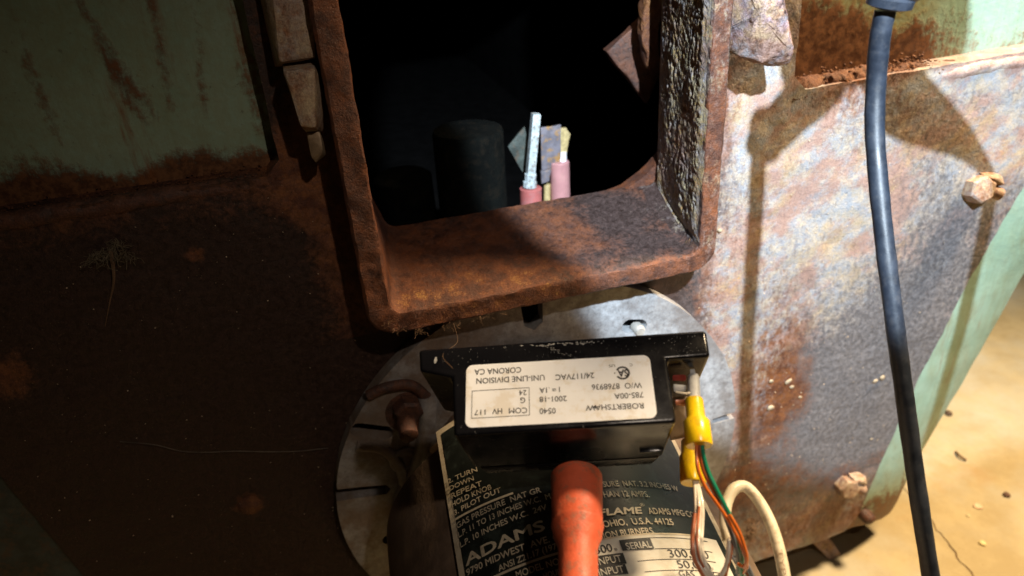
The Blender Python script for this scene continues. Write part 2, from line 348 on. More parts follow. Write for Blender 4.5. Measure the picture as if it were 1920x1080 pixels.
def wplate(co):
    n = fbm((co.x, co.z, 3.1), 9) * .5; lit = sstep(.205, .26, co.x + n * .02)  # right part made paler for the beam, over its real pale scale
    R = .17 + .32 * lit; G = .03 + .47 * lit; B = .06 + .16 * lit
    # rust along the ledge, the strip round the port and the frame's foot, on the left
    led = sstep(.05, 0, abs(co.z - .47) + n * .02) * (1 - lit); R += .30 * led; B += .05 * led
    if co.z > .36:
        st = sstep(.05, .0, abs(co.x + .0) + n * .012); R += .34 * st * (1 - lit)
    ft = sstep(.05, 0, abs(co.x - .02)) * sstep(.06, 0, abs(co.z - .41)); R += .12 * ft; B += .05 * ft
    for c, r, d in BL:
        g = gauss(co, (c[0] + n * .02, c[1] + n * .015), r); R += g * d[0]; G += g * d[1]; B += g * d[2]
    R += n * .12; G += n * .16; B += n * .1
    for (px, py, rr) in [(470, 945, .012), (5, 700, .02), (365, 480, .006)]:
        p = PY(px, py, 0); k = math.exp(-((co.x - p.x) ** 2 + (co.z - p.z) ** 2) / rr ** 2); R += .5 * k; B += .25 * k
    return R, G, B
OUT = [(-.25, .47), (-.03, .47), (-.022, .478), (-.022, .75), (.29, .75), (.289, .482), (.298, .473), (.54, .477), (.522, .43), (.499, .374), (.47, .300), (.442, .204), (.424, .125), (.412, .070), (.400, .050), (.38, .046),
       (-.13, .046), (-.17, .08), (-.185, .15), (-.198, .227), (-.214, .318)]
HOLE = [(.014, .66), (.014, .392), (.022, .388), (.21, .388), (.214, .392), (.214, .66)]
bm, back = polybm(OUT, [HOLE[::-1]], 0, .004, .024)
for v in bm.verts:
    if v in back: continue
    e = 0
    v.co.y += .0009 * fbm((v.co.x, 0, v.co.z), 22, 4) + .0005 * fbm((v.co.x, 5, v.co.z), 110, 3)
    v.co.x += .0006 * fbm((v.co.z, 0, v.co.x), 60, 3); v.co.z += .0009 * fbm((v.co.x, 3, 1), 70, 3) * (1 if abs(v.co.z - .47) < .012 or v.co.z < .06 else .3)
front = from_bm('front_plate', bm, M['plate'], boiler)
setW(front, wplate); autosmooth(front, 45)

# recessed green panels above the ledges
def wgreenL(co):
    n = fbm((co.x, co.z, 1), 18); d = co.z - .47; e = sstep(.035 + n * .02, .0, d) * .62
    e = max(e, sstep(.012, 0, abs(co.x + .028)) * .3)
    for (x0, y0, x1, y1, w) in [(150, 0, 300, 220, .0022), (175, 35, 325, 320, .002), (20, 20, 120, 270, .0022), (290, 0, 335, 230, .0018), (360, 0, 400, 290, .0018)]:
        a = PY(x0, y0, .02); b = PY(x1, y1, .02); t = max(0, min(1, ((co.x - a.x) * (b.x - a.x) + (co.z - a.z) * (b.z - a.z)) / ((b.x - a.x) ** 2 + (b.z - a.z) ** 2)))
        dd = math.hypot(co.x - a.x - t * (b.x - a.x) + n * .003, co.z - a.z - t * (b.z - a.z)); e = max(e, math.exp(-(dd / (w * 1.8)) ** 2) * (.27 - .08 * t))
    return e + .20 + n * .16, 1.3, .55
def wgreenR(co):
    n = fbm((co.x, co.z, 1), 20); d = co.z - .47; left = sstep(.43, .37, co.x + n * .02)  # browner left part paints in the shade there, along with real rust
    e = sstep(.06 + n * .03, .005, d) * (.36 + .32 * left) + .22 * left
    return e + .10 + n * .10, .5, .25 + .75 * left
bm, _ = polybm([(-.26, .44), (-.018, .44), (-.018, .78), (-.26, .78)], (), .019, .0022, .004)
gl = from_bm('green_panel', bm, M['green'], boiler); setW(gl, wgreenL); gl['label'] = 'dim green panel with long rust runs, upper left'
bm, _ = polybm([(.284, .44), (.62, .44), (.62, .78), (.284, .78)], (), .018, .004, .004)
gr = from_bm('green_panel', bm, M['green'], boiler); setW(gr, wgreenR); gr['label'] = 'green panel with flaking ochre rust, upper right'

# the green bands sloping back from the plate's sides
def band(pts, name, label, cols=12, rows=60):
    vs = []; fs = []
    P = catmull([Vector((a[0], a[1], 0)) for a, b in pts], rows // (len(pts) - 1)); Q = catmull([Vector((b[0], b[1], 0)) for a, b in pts], rows // (len(pts) - 1))
    for p, q in zip(P, Q):
        for k in range(cols + 1):
            t = k / cols; x = p.x + (q.x - p.x) * t; z = p.y + (q.y - p.y) * t; y = .003 + .016 * t * t
            vs.append((x, y + .0006 * fbm((x, z, 0), 60), z))
        vs.append((q.x, .075, q.y))
    c = cols + 2
    for i in range(len(P) - 1):
        for k in range(c - 1): fs.append((i * c + k, i * c + k + 1, (i + 1) * c + k + 1, (i + 1) * c + k))
    o = from_py(name, vs, fs, M['green'], boiler); bmm = bmesh.new(); bmm.from_mesh(o.data); bmesh.ops.recalc_face_normals(bmm, faces=bmm.faces); bmm.to_mesh(o.data); bmm.free()
    o['label'] = label; return autosmooth(o, 50)
q = [PY(1920, 511, .019), PY(1837, 661, .019), PY(1730, 844, .019), PY(1668, 962, .019)]
qx = [(v.x, v.z) for v in q]
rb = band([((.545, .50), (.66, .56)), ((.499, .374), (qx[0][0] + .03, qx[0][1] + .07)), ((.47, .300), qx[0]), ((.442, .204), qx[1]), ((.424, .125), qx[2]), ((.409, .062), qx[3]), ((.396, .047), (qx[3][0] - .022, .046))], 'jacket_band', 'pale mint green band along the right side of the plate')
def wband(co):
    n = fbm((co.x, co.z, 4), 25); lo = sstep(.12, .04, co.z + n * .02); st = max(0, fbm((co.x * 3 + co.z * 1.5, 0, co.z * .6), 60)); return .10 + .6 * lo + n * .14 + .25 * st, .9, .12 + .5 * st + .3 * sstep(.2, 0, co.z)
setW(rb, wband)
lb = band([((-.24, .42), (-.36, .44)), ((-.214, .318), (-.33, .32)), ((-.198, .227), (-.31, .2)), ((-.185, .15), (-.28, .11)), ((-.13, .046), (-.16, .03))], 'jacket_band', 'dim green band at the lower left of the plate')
setW(lb, lambda c: (.42, .9, 1.0)); lb.data.materials[0] = M['slate']  # dark iron over the green band paints in the dim light

# rust crumbs lying on the right ledge and under the left groove
def crumbs(name, n, fn, rmin, rmax, mat, parent, seed):
    rnd = random.Random(seed); bm = bmesh.new()
    for i in range(n):
        p = fn(rnd); r = rnd.uniform(rmin, rmax); g = bmesh.ops.create_icosphere(bm, subdivisions=1, radius=r)
        s = Vector((rnd.uniform(.7, 1.4), rnd.uniform(.6, 1.1), rnd.uniform(.5, 1)))
        for v in g['verts']: v.co = Vector((v.co.x * s.x, v.co.y * s.y, v.co.z * s.z)) * (1 + .3 * noise.noise(v.co * (1.5 / r) + Vector((i, 0, 0)))) + p
    return tag(from_bm(name, bm, mat, parent, True), kind='stuff')
crumbs('rust_crumbs', 900, lambda r: (lambda x, q: Vector((x, .019 - abs(r.gauss(0, .007)), .4725 + abs(r.gauss(0, .0022)) * (1.4 if x < .40 else .3))))(r.triangular(.29, .47, .36), 0), .0004, .0013, M['crust'], boiler, 5)
crumbs('rust_crumbs', 260, lambda r: Vector((r.uniform(-.16, -.03), r.uniform(.002, .018), .470 + abs(r.gauss(0, .0012)))), .0003, .0008, M['crust'], boiler, 8)

vs, fs = tube_data([(.290, .008, .470), (.31, .008, .4715), (.34, .008, .473), (.37, .008, .4725), (.40, .008, .471), (.44, .010, .468)], lambda t: .0074 - .004 * t, 22, 50)
vs = [v + noise.noise_vector(v * 110) * .0028 + noise.noise_vector(v * 380) * .0014 for v in vs]
from_py('rust_scale', vs, fs, M['crust'], boiler, True)
def crust_sheet():
    ny, nz = 92, 250; vs = []; fs = []
    for j in range(nz + 1):
        z = .4035 + (.64 - .4035) * (j / nz)
        for i in range(ny + 1):
            t = i / ny; y = YF + .0016 + (.0355 - YF - .0016) * t; x = .2070 + .0095 * t
            a = abs(noise.noise(Vector((y * 190, z * 150, 3)))); b = abs(noise.noise(Vector((y * 420, z * 330, 8)))); c = noise.noise(Vector((y * 900, z * 800, 4))); e = max(0, noise.noise(Vector((y * 45, z * 38, 6))))
            h = .0015 * (1 - a * 2) * (.25 + 1.3 * e) + .0007 * (1 - b * 2) + .00035 * c; edge = min(1, min(t, 1 - t) * 14, (z - .4035) * 160)
            vs.append((x - .0002 - max(0, h + .0006) * edge, y + .0006 * noise.noise(Vector((y * 300, z * 300, 1))), z + .0006 * noise.noise(Vector((y * 300, z * 300, 11)))))
    m = ny + 1
    for j in range(nz):
        for i in range(ny): fs.append((j * m + i, j * m + i + 1, (j + 1) * m + i + 1, (j + 1) * m + i))
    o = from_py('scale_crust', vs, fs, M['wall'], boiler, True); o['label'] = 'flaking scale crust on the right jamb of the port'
YF = -.040
crust_sheet()
M['bead'] = scaled_iron('lit_ledge_bead', const=(.40, .66, .24), soot=(.10, .08, .07), pale=(.46, .38, .37), pale2=(.50, .41, .34), bumpd=.0008)  # pale colour paints the lit edge of the right ledge
def bead(name, pts_, rad, mat, seed):
    vs, fs = tube_data(pts_, rad, 16, 40); vs = [v + noise.noise_vector(v * 60 + Vector((seed, 0, 0))) * .0012 + noise.noise_vector(v * 260) * .0006 for v in vs]
    return from_py(name, vs, fs, mat, boiler, True)
bead('seam_bead', [(.355, .010, .4660), (.38, .0065, .4665), (.41, .0050, .4680), (.44, .0045, .4690), (.48, .0045, .4700), (.54, .0045, .4710)], lambda t: .0040 + .0022 * sstep(0, .3, t), M['bead'], 2)
bead('seam_bead', [(-.20, .003, .4665), (-.14, .003, .4668), (-.08, .003, .4665), (-.035, .005, .4660)], .0048, M['darklug'], 5)['label'] = 'dark rusty seam bead under the left green panel'
# port frame: a rusty cast neck with a rounded bottom
def upath(xl, xr, zb, rad, ztop=.70, nS=110, nB=76, nC=9):
    pts = [(xl, ztop + (zb + rad - ztop) * k / nS) for k in range(nS)]
    pts += [(xl + rad - rad * math.cos(a), zb + rad - rad * math.sin(a)) for a in [math.pi / 2 * k / nC for k in range(nC)]]
    pts += [(xl + rad + (xr - xl - 2 * rad) * k / nB, zb) for k in range(nB)]
    pts += [(xr - rad + rad * math.sin(a), zb + rad - rad * math.cos(a)) for a in [math.pi / 2 * k / nC for k in range(nC)]]
    pts += [(xr, zb + rad + (ztop - zb - rad) * k / nS) for k in range(nS + 1)]
    return pts
rings = []
def ring(xl, xr, zb, rad, y): rings.append([Vector((x, y, z)) for x, z in upath(xl, xr, zb, rad)])
YF = -.040
for k in range(13):
    t = k / 12; ring(.0072 + .004 * (1 - t), .220 + .001 * (1 - t), .3815 - .001 * (1 - t), .016, .003 + (YF + .002 - .003) * t)
ring(.0080, .2190, .3825, .015, YF + .0007); 
for k in range(6):
    t = k / 5; ring(.0088 + .0108 * t, .2182 - .0098 * t, .3832 + .0100 * t, .0147 - .0074 * t, YF)
ring(.0203, .2080, .3941, .0070, YF + .0005)
for k in range(1, 33):
    t = k / 32; ring(.0208 + .0117 * t, .2075 + .0095 * t, .3950 + .0175 * t, .007, YF + .002 + (.036 - YF) * t)
    rings[-1] = [Vector((p.x - .0115 * t * sstep(.40, .46, p.z) if p.x < .04 else p.x, p.y, p.z)) for p in rings[-1]]
nR = len(rings); nP = len(rings[0]); vs = []
for j, rg in enumerate(rings):
    for i, p in enumerate(rg):
        q = p.copy()
        inner_r = j >= 21 and i > 110 + 9 + 76
        a = .00045 if j < 20 else .0005
        nv = noise.noise_vector(p * 110) * a + (noise.noise_vector(p * 420) * a * .55 if not inner_r else Vector((0, 0, 0)))
        if inner_r:
            nv *= .6
        if 13 <= j <= 21: nv *= 1.5
        vs.append(q + nv)
fs = [(j * nP + i, j * nP + i + 1, (j + 1) * nP + i + 1, (j + 1) * nP + i) for j in range(nR - 1) for i in range(nP - 1)]
fr = from_py('port_frame', vs, fs, M['frame'], boiler, True)
bmm = bmesh.new(); bmm.from_mesh(fr.data); bmm.faces.ensure_lookup_table(); bmesh.ops.recalc_face_normals(bmm, faces=bmm.faces)
# face the outside of the neck away from its own wall
f0 = bmm.faces[int(16.5) * (nP - 1) + 150]
if f0.normal.y > 0: bmesh.ops.reverse_faces(bmm, faces=bmm.faces)
for f in bmm.faces:
    c = f.calc_center_median()
    if c.x > .2035 and c.x < .2225 and c.z > .403 and c.y > YF + .0025 and abs(f.normal.x) > .6: f.material_index = 1
bmm.to_mesh(fr.data); bmm.free(); fr.data.materials.append(M['wall'])
def wframe(co):
    n = fbm(co, 12); inside = co.y > YF + .003
    R = .62; G = .14; B = .22
    t = sstep(.06, .20, co.x)  # pale share grows rightwards, painting the beam's light on floor and rim
    if co.x > .2025 and co.z > .40 and co.x < .2218 and co.y > YF + .0015:      # scaly right wall
        g = fbm((co.y, co.z, 9), 30); R = .30; G = .44 + .25 * g + .25 * sstep(.50, .56, co.z); B = .30 + .2 * g
    elif co.z < .43 and co.x > .022 and co.x < .212 and co.y > YF + .0005:      # neck floor
        R = .60 - .12 * t; G = .17 + .16 * t - .1 * sstep(.17, .14, co.x); B = .31 + .05 * sstep(-.01, YF, co.y) + .03 * t
        b = math.exp(-((co.x - .175) / .02) ** 2 - ((co.y - .01) / .02) ** 2); G += .07 * b; B -= .10 * b; R -= .12 * b
    else:
        G += .26 * sstep(.14, .215, co.x); B += .10 * sstep(.02, .0, abs(co.z - .388)) + .05 * t
    return R + n * .1, G + n * .1, B + n * .12
setW(fr, wframe); autosmooth(fr, 33)
# shallow wall behind the neck with the round opening
arc = [(.012, .69), (.012, .412), (.016, .408)] + circ(.170, .474, .066, 14, -math.pi / 2, 0, True) + [(.237, .69)]
bm, _ = polybm([(.000, .38), (.245, .38), (.245, .70), (.000, .70)], [arc], .0355, .006, .010)
for v in bm.verts: v.co += noise.noise_vector(v.co * 200) * .0009
bw = from_bm('throat_ring', bm, M['frame'], boiler); setW(bw, lambda c: (.72, .30, .18)); autosmooth(bw, 40)
# firebox: a sooty steel box behind the throat
x0, x1, y0, y1, z0, z1 = -.10, .36, .045, 1.6, .25, .72
vs = [(x, y, z) for x in (x0, x1) for y in (y0, y1) for z in (z0, z1)]
o = from_py('firebox', vs, [(0, 1, 3, 2), (4, 6, 7, 5), (0, 4, 5, 1), (2, 3, 7, 6), (0, 2, 6, 4), (1, 5, 7, 3)], M['soot'], boiler)
bmm = bmesh.new(); bmm.from_mesh(o.data)
bmesh.ops.recalc_face_normals(bmm, faces=bmm.faces)
for f in bmm.faces[:]:
    if abs(f.calc_center_median().y - y0) < 1e-4: bmm.faces.remove(f)
bmm.to_mesh(o.data); bmm.free()
# boiler carcass behind the plate, so the sides read solid
o = from_py('carcass', [(-.26, .07, .05), (.40, .07, .05), (.52, .07, .30), (.60, .07, .56), (.60, .07, .95), (-.36, .07, .95), (-.33, .07, .3)] + [(x, 1.7, z) for x, z in [(-.26, .05), (.40, .05), (.52, .30), (.60, .56), (.60, .95), (-.36, .95), (-.33, .3)]],
            [tuple(i for i in (k, (k + 1) % 7, 7 + (k + 1) % 7, 7 + k)) for k in range(7)] + [tuple(range(7, 14))], M['slate'], boiler)
# rusty plate corner and torn gasket seen inside the port
def prism(name, pts, depth, mat, parent, jit=0.0, sub=3, bev=.0012, dirv=(0, 1, 0)):
    bm = bmesh.new(); d = Vector(dirv) * depth; a = [bm.verts.new(p) for p in pts]; b = [bm.verts.new(Vector(p) + d) for p in pts]
    bm.faces.new(a); bm.faces.new(b[::-1]); n = len(pts)
    for k in range(n): bm.faces.new((a[k], b[k], b[(k + 1) % n], a[(k + 1) % n]))
    bmesh.ops.recalc_face_normals(bm, faces=bm.faces)
    if bev: bmesh.ops.bevel(bm, geom=bm.edges[:], offset=bev, segments=2, affect='EDGES', profile=.6)
    if sub:
        bmesh.ops.triangulate(bm, faces=[f for f in bm.faces if len(f.verts) > 4]); bmesh.ops.subdivide_edges(bm, edges=bm.edges[:], cuts=sub, use_grid_fill=True)
    if jit:
        for v in bm.verts: v.co += noise.noise_vector(v.co * 140) * jit + noise.noise_vector(v.co * 420) * jit * .5
    o = from_bm(name, bm, mat, parent); return autosmooth(o, 38)
prism('baffle_plate', [PY(1138, 97, .085), PY(1212, 28, .085), PY(1232, 20, .085), PY(1240, 130, .085), PY(1215, 196, .085)], .008, M['darklug'], boiler, .0012)
prism('torn_gasket', [PY(1208, 30, .06), PY(1216, -30, .06), PY(1250, -30, .06), PY(1230, 100, .06), PY(1219, 130, .06), PY(1205, 70, .06)], .01, M['crust'], boiler, .0020)

# lugs
def hull(name, pts, mat, parent, jit=.0005, bev=.0014, cuts=3):
    bm = bmesh.new(); v = [bm.verts.new(p) for p in pts]; r = bmesh.ops.convex_hull(bm, input=v)
    bmesh.ops.delete(bm, geom=[x for x in r['geom_unused'] if isinstance(x, bmesh.types.BMVert)], context='VERTS')
    bmesh.ops.dissolve_limit(bm, angle_limit=math.radians(4), verts=bm.verts, edges=bm.edges)
    bmesh.ops.recalc_face_normals(bm, faces=bm.faces)
    bmesh.ops.bevel(bm, geom=bm.edges[:], offset=bev, segments=2, affect='EDGES', profile=.6)
    bmesh.ops.triangulate(bm, faces=bm.faces[:]); bmesh.ops.subdivide_edges(bm, edges=bm.edges[:], cuts=cuts)
    for x in bm.verts: x.co += noise.noise_vector(x.co * 160) * jit + noise.noise_vector(x.co * 480) * jit * .5
    o = from_bm(name, bm, mat, parent); return autosmooth(o, 62 if jit > .001 else 42)
def pts(lst): return [PY(x, y, Y) for x, y, Y in lst]
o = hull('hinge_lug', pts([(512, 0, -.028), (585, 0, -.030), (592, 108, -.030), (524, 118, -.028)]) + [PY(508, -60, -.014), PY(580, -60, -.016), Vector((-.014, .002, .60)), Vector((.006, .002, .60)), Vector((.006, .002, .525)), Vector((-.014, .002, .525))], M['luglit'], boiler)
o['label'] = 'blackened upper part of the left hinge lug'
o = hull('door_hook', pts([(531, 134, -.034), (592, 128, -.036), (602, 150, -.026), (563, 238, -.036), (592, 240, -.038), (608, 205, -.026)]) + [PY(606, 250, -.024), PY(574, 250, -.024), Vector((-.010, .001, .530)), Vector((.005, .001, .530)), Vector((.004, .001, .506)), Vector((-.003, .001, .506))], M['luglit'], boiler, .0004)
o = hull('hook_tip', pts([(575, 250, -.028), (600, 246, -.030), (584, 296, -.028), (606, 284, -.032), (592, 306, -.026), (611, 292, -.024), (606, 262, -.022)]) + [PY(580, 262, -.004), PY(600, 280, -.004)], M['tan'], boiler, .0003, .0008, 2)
o = hull('cast_lug', pts([(1425, 22, -.050), (1470, 4, -.050), (1488, 96, -.046), (1484, 118, -.040), (1438, 126, -.036), (1424, 118, -.040), (1474, 122, -.030)]) + [PY(1440, -70, -.050), PY(1462, -60, -.050), PY(1380, 40, -.034), PY(1384, 104, -.032), PY(1378, -60, -.034), Vector((.222, .0, .56)), Vector((.250, .0, .56)), Vector((.222, -.012, .512))], M['lug'], boiler, .0014, .0018, 4)
o = hull('cast_web', [Vector((.2195, YF + .004, .70)), Vector((.2195, YF + .004, .528)), Vector((.2195, 0, .47)), Vector((.2235, 0, .47)), Vector((.2235, YF + .01, .528)), Vector((.2235, YF + .01, .70)), Vector((.2235, 0, .70)), Vector((.2195, 0, .70))], M['frame'], boiler, .0004, .0006, 2)
setW(o, lambda c: (.6, .3, .25))

# clamp nuts on the right edge of the plate
def clamp(px, py, rot, s=1.0, label=''):
    c = PY(px, py, -.008); nut = bpy.data.objects.new
    ax = Vector((-.15, -1, .25)).normalized()
    prof = [(-.012 * s, .0098 * s), (.000, .0100 * s), (.0035 * s, .0100 * s), (.0048 * s, .0084 * s)]
    n_ = lathe('clamp_nut', c, ax, prof, M['luglit'], boiler, 6, 30, .0008, ref=(math.cos(rot), 0, math.sin(rot))); n_['label'] = label
    bm = bmesh.new(); bm.from_mesh(n_.data); bmesh.ops.triangulate(bm, faces=bm.faces[:]); bmesh.ops.subdivide_edges(bm, edges=bm.edges[:], cuts=3)
    for v in bm.verts: v.co += noise.noise_vector(v.co * 150) * .0006 + noise.noise_vector(v.co * 600) * .0003
    bm.to_mesh(n_.data); bm.free()
    b = c + Vector((.0115 * s, .000, -.0035 * s)); dr = Vector((.75, -.45, -.35)).normalized()
    lathe('clamp_stud', b - dr * .006, dr, [(0, .0048 * s), (.011 * s, .0047 * s), (.0125 * s, .0044 * s), (.0125 * s, .0034 * s), (.009 * s, .0030 * s)], M['luglit'], n_, 16, 35, .0004)
    hull('clamp_ear', [c + Vector(v) * s for v in [(.004, .008, .010), (.016, .008, .008), (.020, .002, .006), (.020, .006, -.004), (.004, -.003, .009), (.014, -.003, .007), (.010, .006, -.004), (.017, -.004, .002)]], M['luglit'], n_, .0007, .001, 2)
clamp(1838, 355, .3, 1.0, 'rust coated clamp nut high on the right edge of the plate')
clamp(1590, 915, .8, .95, 'rust coated clamp nut near the bottom right corner of the plate')
p = PY(1632, 975, -.004)
lathe('rivet', p, (.2, -1, -.2), [(-.01, .006), (0, .006), (.002, .0045), (.003, .002)], M['darklug'], boiler, 14, 40, .0006)
p = PY(470, 943, .002)
lathe('rivet', p, (0, -1, 0), [(0, .0085), (.003, .0075), (.005, .005), (.0058, .002)], M['crust'], boiler, 18, 60, .0009)
# little chips and flakes stuck to the plate
def chips():
    rnd = random.Random(3); bm = bmesh.new()
    spots = [(1336, 720, .004), (1447, 715, .0034), (1478, 716, .0045), (1485, 726, .003), (1445, 765, .0045), (1640, 715, .004), (1655, 708, .004), (1634, 823, .0022), (1500, 745, .003), (1350, 432, .0024)]
    for px, py, r in spots:
        p = PY(px, py, -.0015); g = bmesh.ops.create_icosphere(bm, subdivisions=2, radius=r * .62)
        for v in g['verts']: v.co = Vector((v.co.x * rnd.uniform(.95, 1.05), v.co.y * .35, v.co.z * .8)) * (1 + .6 * noise.noise(v.co * (1.3 / r) + Vector((px, 0, 0)))) + p
    return bm
tag(from_bm('paint_flakes', chips(), plain('pale_flakes', (.36, .29, .20), .8, .3, 300), boiler, True), kind='stuff')
def litter(n, box, rmin, rmax, mat, seed, name='dust_specks'):
    rnd = random.Random(seed); vs = []; fs = []
    for i in range(n):
        x = rnd.uniform(box[0], box[1]); z = rnd.uniform(box[2], box[3]); r = rnd.uniform(rmin, rmax); k = len(vs); p = Vector((x, -.0012, z))
        for a in range(4): vs.append(p + Vector((math.cos(a * 1.57 + i) * r * rnd.uniform(.5, 1.2), rnd.uniform(-.0003, .0003), math.sin(a * 1.57 + i) * r * rnd.uniform(.5, 1.2))))
        vs.append(p + Vector((0, -r * .6, 0)))
        fs += [(k, k + 1, k + 4), (k + 1, k + 2, k + 4), (k + 2, k + 3, k + 4), (k + 3, k, k + 4)]
    return tag(from_py(name, vs, fs, mat, boiler), kind='stuff')
M['speck'] = plain('pale_specks', (.46, .36, .26), .8, .4, 500)
litter(420, (.22, .44, .06, .46), .0002, .0007, M['speck'], 2); litter(150, (-.2, .0, .16, .46), .0002, .0006, M['speck'], 4)
# supporting foot under the boiler
hull('foot', [Vector(v) for v in [(.36, .03, .050), (.385, .03, .050), (.36, .08, .05), (.385, .08, .05), (.40, .01, 0), (.415, .012, 0), (.40, .03, 0), (.415, .03, 0)]], M['lug'], boiler, .0008)

# ------------------------------------------------------------------ burner
burner = thing('gas_burner', 'round cast burner flange and housing with a black lettered plate', 'burner')
FC = (.114, .228); FR = .149
def ang(px, py): p = PY(px, py, -.012); return math.atan2(p.z - FC[1], p.x - FC[0])
notches = [(ang(640, 928), .036, .0050), (ang(1365, 782), .020, .0030), (ang(1000, 600), .030, .0078)]
outl = []
A = 0
cuts = sorted([(a % (2 * math.pi), d, w) for a, d, w in notches])
k = 0; N = 200; i = 0
while i < N:
    a = 2 * math.pi * i / N; hit = [c for c in cuts if abs(((a - c[0] + math.pi) % (2 * math.pi)) - math.pi) * FR < c[2]]
    if hit:
        c = hit[0]; e = Vector((math.cos(c[0]), math.sin(c[0]))); s = Vector((-e.y, e.x)); b = Vector(FC)
        P_ = [b + e * (FR - .0006) - s * c[2], b + e * (FR - c[1] + c[2] * .6) - s * c[2] * .8] + [b + e * (FR - c[1]) + s * 0] + [b + e * (FR - c[1] + c[2] * .6) + s * c[2] * .8, b + e * (FR - .0006) + s * c[2]]
        outl += [(v.x, v.y) for v in P_]
        while i < N and abs(((2 * math.pi * i / N - c[0] + math.pi) % (2 * math.pi)) - math.pi) * FR < c[2] * 1.05: i += 1
    else:
        rr = FR * (1 + .004 * noise.noise(Vector((math.cos(a) * 3, math.sin(a) * 3, 0)))); outl.append((FC[0] + rr * math.cos(a), FC[1] + rr * math.sin(a))); i += 1
def xz(px, py, Y=-.012): p = PY(px, py, Y); return (p.x, p.z)
holes = [oval(xz(672, 806), xz(722, 812), .0052)[::-1], oval(xz(728, 1012), xz(742, 1004), .0042)[::-1], oval(xz(1180, 612), xz(1200, 612), .0052)[::-1]]
bm, _ = polybm(outl, holes, -.012, .006, .011)
for v in bm.verts: v.co.y += .0004 * fbm(v.co, 60)
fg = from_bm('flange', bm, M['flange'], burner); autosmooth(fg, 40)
bm, _ = polybm(circ(FC[0], FC[1], .14, 48), (), -.0008 - .0006, None, .001)
from_bm('gasket', bm, M['soot'], burner)
# a dark stud seen through the upper hole
p = PY(1192, 612, -.006); lathe('stud', p, (0, -1, 0), [(0, .0042), (.006, .0040), (.008, .003)], M['zinc'], burner, 16, 40)
# hub and housing
AX = Vector((.087, .986, .140)).normalized()
U_ = AX.cross(Vector((0, 0, 1))).normalized()
if U_.x < 0: U_ = -U_
Wv = U_.cross(AX)
if Wv.z < 0: Wv = -Wv
HR = .100; HP = Vector((.099, 0, .267))
def cyl(th, s, r=HR): return HP + (U_ * math.sin(th) + Wv * math.cos(th)) * r - AX * s
def ray_cyl(px, py, r=HR):
    v = ray(px, py); o = CP - HP; du = v.dot(U_); dw = v.dot(Wv); ou = o.dot(U_); ow = o.dot(Wv)
    a = du * du + dw * dw; b = 2 * (ou * du + ow * dw); c = ou * ou + ow * ow - r * r; D = b * b - 4 * a * c
    t = (-b - math.sqrt(max(D, 0))) / (2 * a); q = CP + v * t - HP; return math.atan2(q.dot(U_), q.dot(Wv)), -q.dot(AX)
def cylpatch(name, th0, th1, s0, s1, r, mat, parent, nt=60, ns=6, thick=0):
    vs = [cyl(th0 + (th1 - th0) * i / nt, s0 + (s1 - s0) * j / ns, r) for j in range(ns + 1) for i in range(nt + 1)]
    fs = [(j * (nt + 1) + i, j * (nt + 1) + i + 1, (j + 1) * (nt + 1) + i + 1, (j + 1) * (nt + 1) + i) for j in range(ns) for i in range(nt)]
    if thick:
        n = len(vs); vs += [cyl(th0 + (th1 - th0) * i / nt, s0 + (s1 - s0) * j / ns, r - thick) for j in range(ns + 1) for i in range(nt + 1)]
        m = nt + 1
        for i in range(nt): fs.append((i, i + 1, n + i + 1, n + i)); fs.append((ns * m + i, ns * m + i + 1, n + ns * m + i + 1, n + ns * m + i))
        for j in range(ns): fs.append((j * m, (j + 1) * m, n + (j + 1) * m, n + j * m)); fs.append((j * m + nt, (j + 1) * m + nt, n + (j + 1) * m + nt, n + j * m + nt))
    o = from_py(name, vs, fs, mat, parent)
    bm = bmesh.new(); bm.from_mesh(o.data); bmesh.ops.recalc_face_normals(bm, faces=bm.faces)
    f = max(bm.faces, key=lambda f: f.calc_center_median().z)
    if f.normal.z < 0: bmesh.ops.reverse_faces(bm, faces=bm.faces)
    bm.to_mesh(o.data); bm.free(); return autosmooth(o, 40)
M['housing'] = plain('dark_housing_enamel', (.13, .088, .062), .5, .35, 50, .0006, dirt=(.16, .10, .06), dirtamt=.5)
lathe('housing', HP + AX * .0, -AX, [(.006, .064), (.074, .064), (.079, HR - .004), (.081, HR - .0015), (.40, HR - .0015), (.405, HR - .006)], M['housing'], burner, 96, 30)
lathe('hub_ring', HP + AX * .0, -AX, [(.004, .073), (.016, .072), (.022, .069), (.024, .062)], M['flange'], burner, 96, 50, .0008)
# bolts, bosses and webs on the dim left side of the flange
def boss(px, py, r, h, mat, name, Y=-.012, n=20, jit=.0005):
    p = PY(px, py, Y); return lathe(name, p + Vector((0, .002, 0)), (0, -1, 0), [(0, r), (h * .8, r * .95), (h, r * .75)], mat, burner, n, 35, jit)
boss(768, 772, .0165, .003, M['darklug'], 'washer', n=30); b = boss(765, 765, .0095, .0095, M['darklug'], 'bolt', -.015, 6)
p = PY(762, 790, -.024); lathe('bolt_stem', p, (-.05, -1, -.2), [(0, .006), (.012, .0058), (.013, .004)], M['darklug'], burner, 16, 35, .0004)
lathe('boss_ring', PY(757, 862, -.0125), (0, -1, 0), [(0, .010), (.0012, .0098), (.002, .0085), (.002, .0060), (.0006, .0052)], M['flange'], burner, 24, 50, .0005)
boss(1268, 905, .010, .006, M['zinc'], 'bolt', -.02, 6)
def rib(a, b, r, name='web'): return tube(name, [PY(*q) for q in (a, b)], r, M['flange'], burner, 8, 8)
tube('web', [PY(668, 834, -.0115), PY(715, 840, -.0115), PY(748, 870, -.012), PY(758, 905, -.013)], .0040, M['flange'], burner, 10)
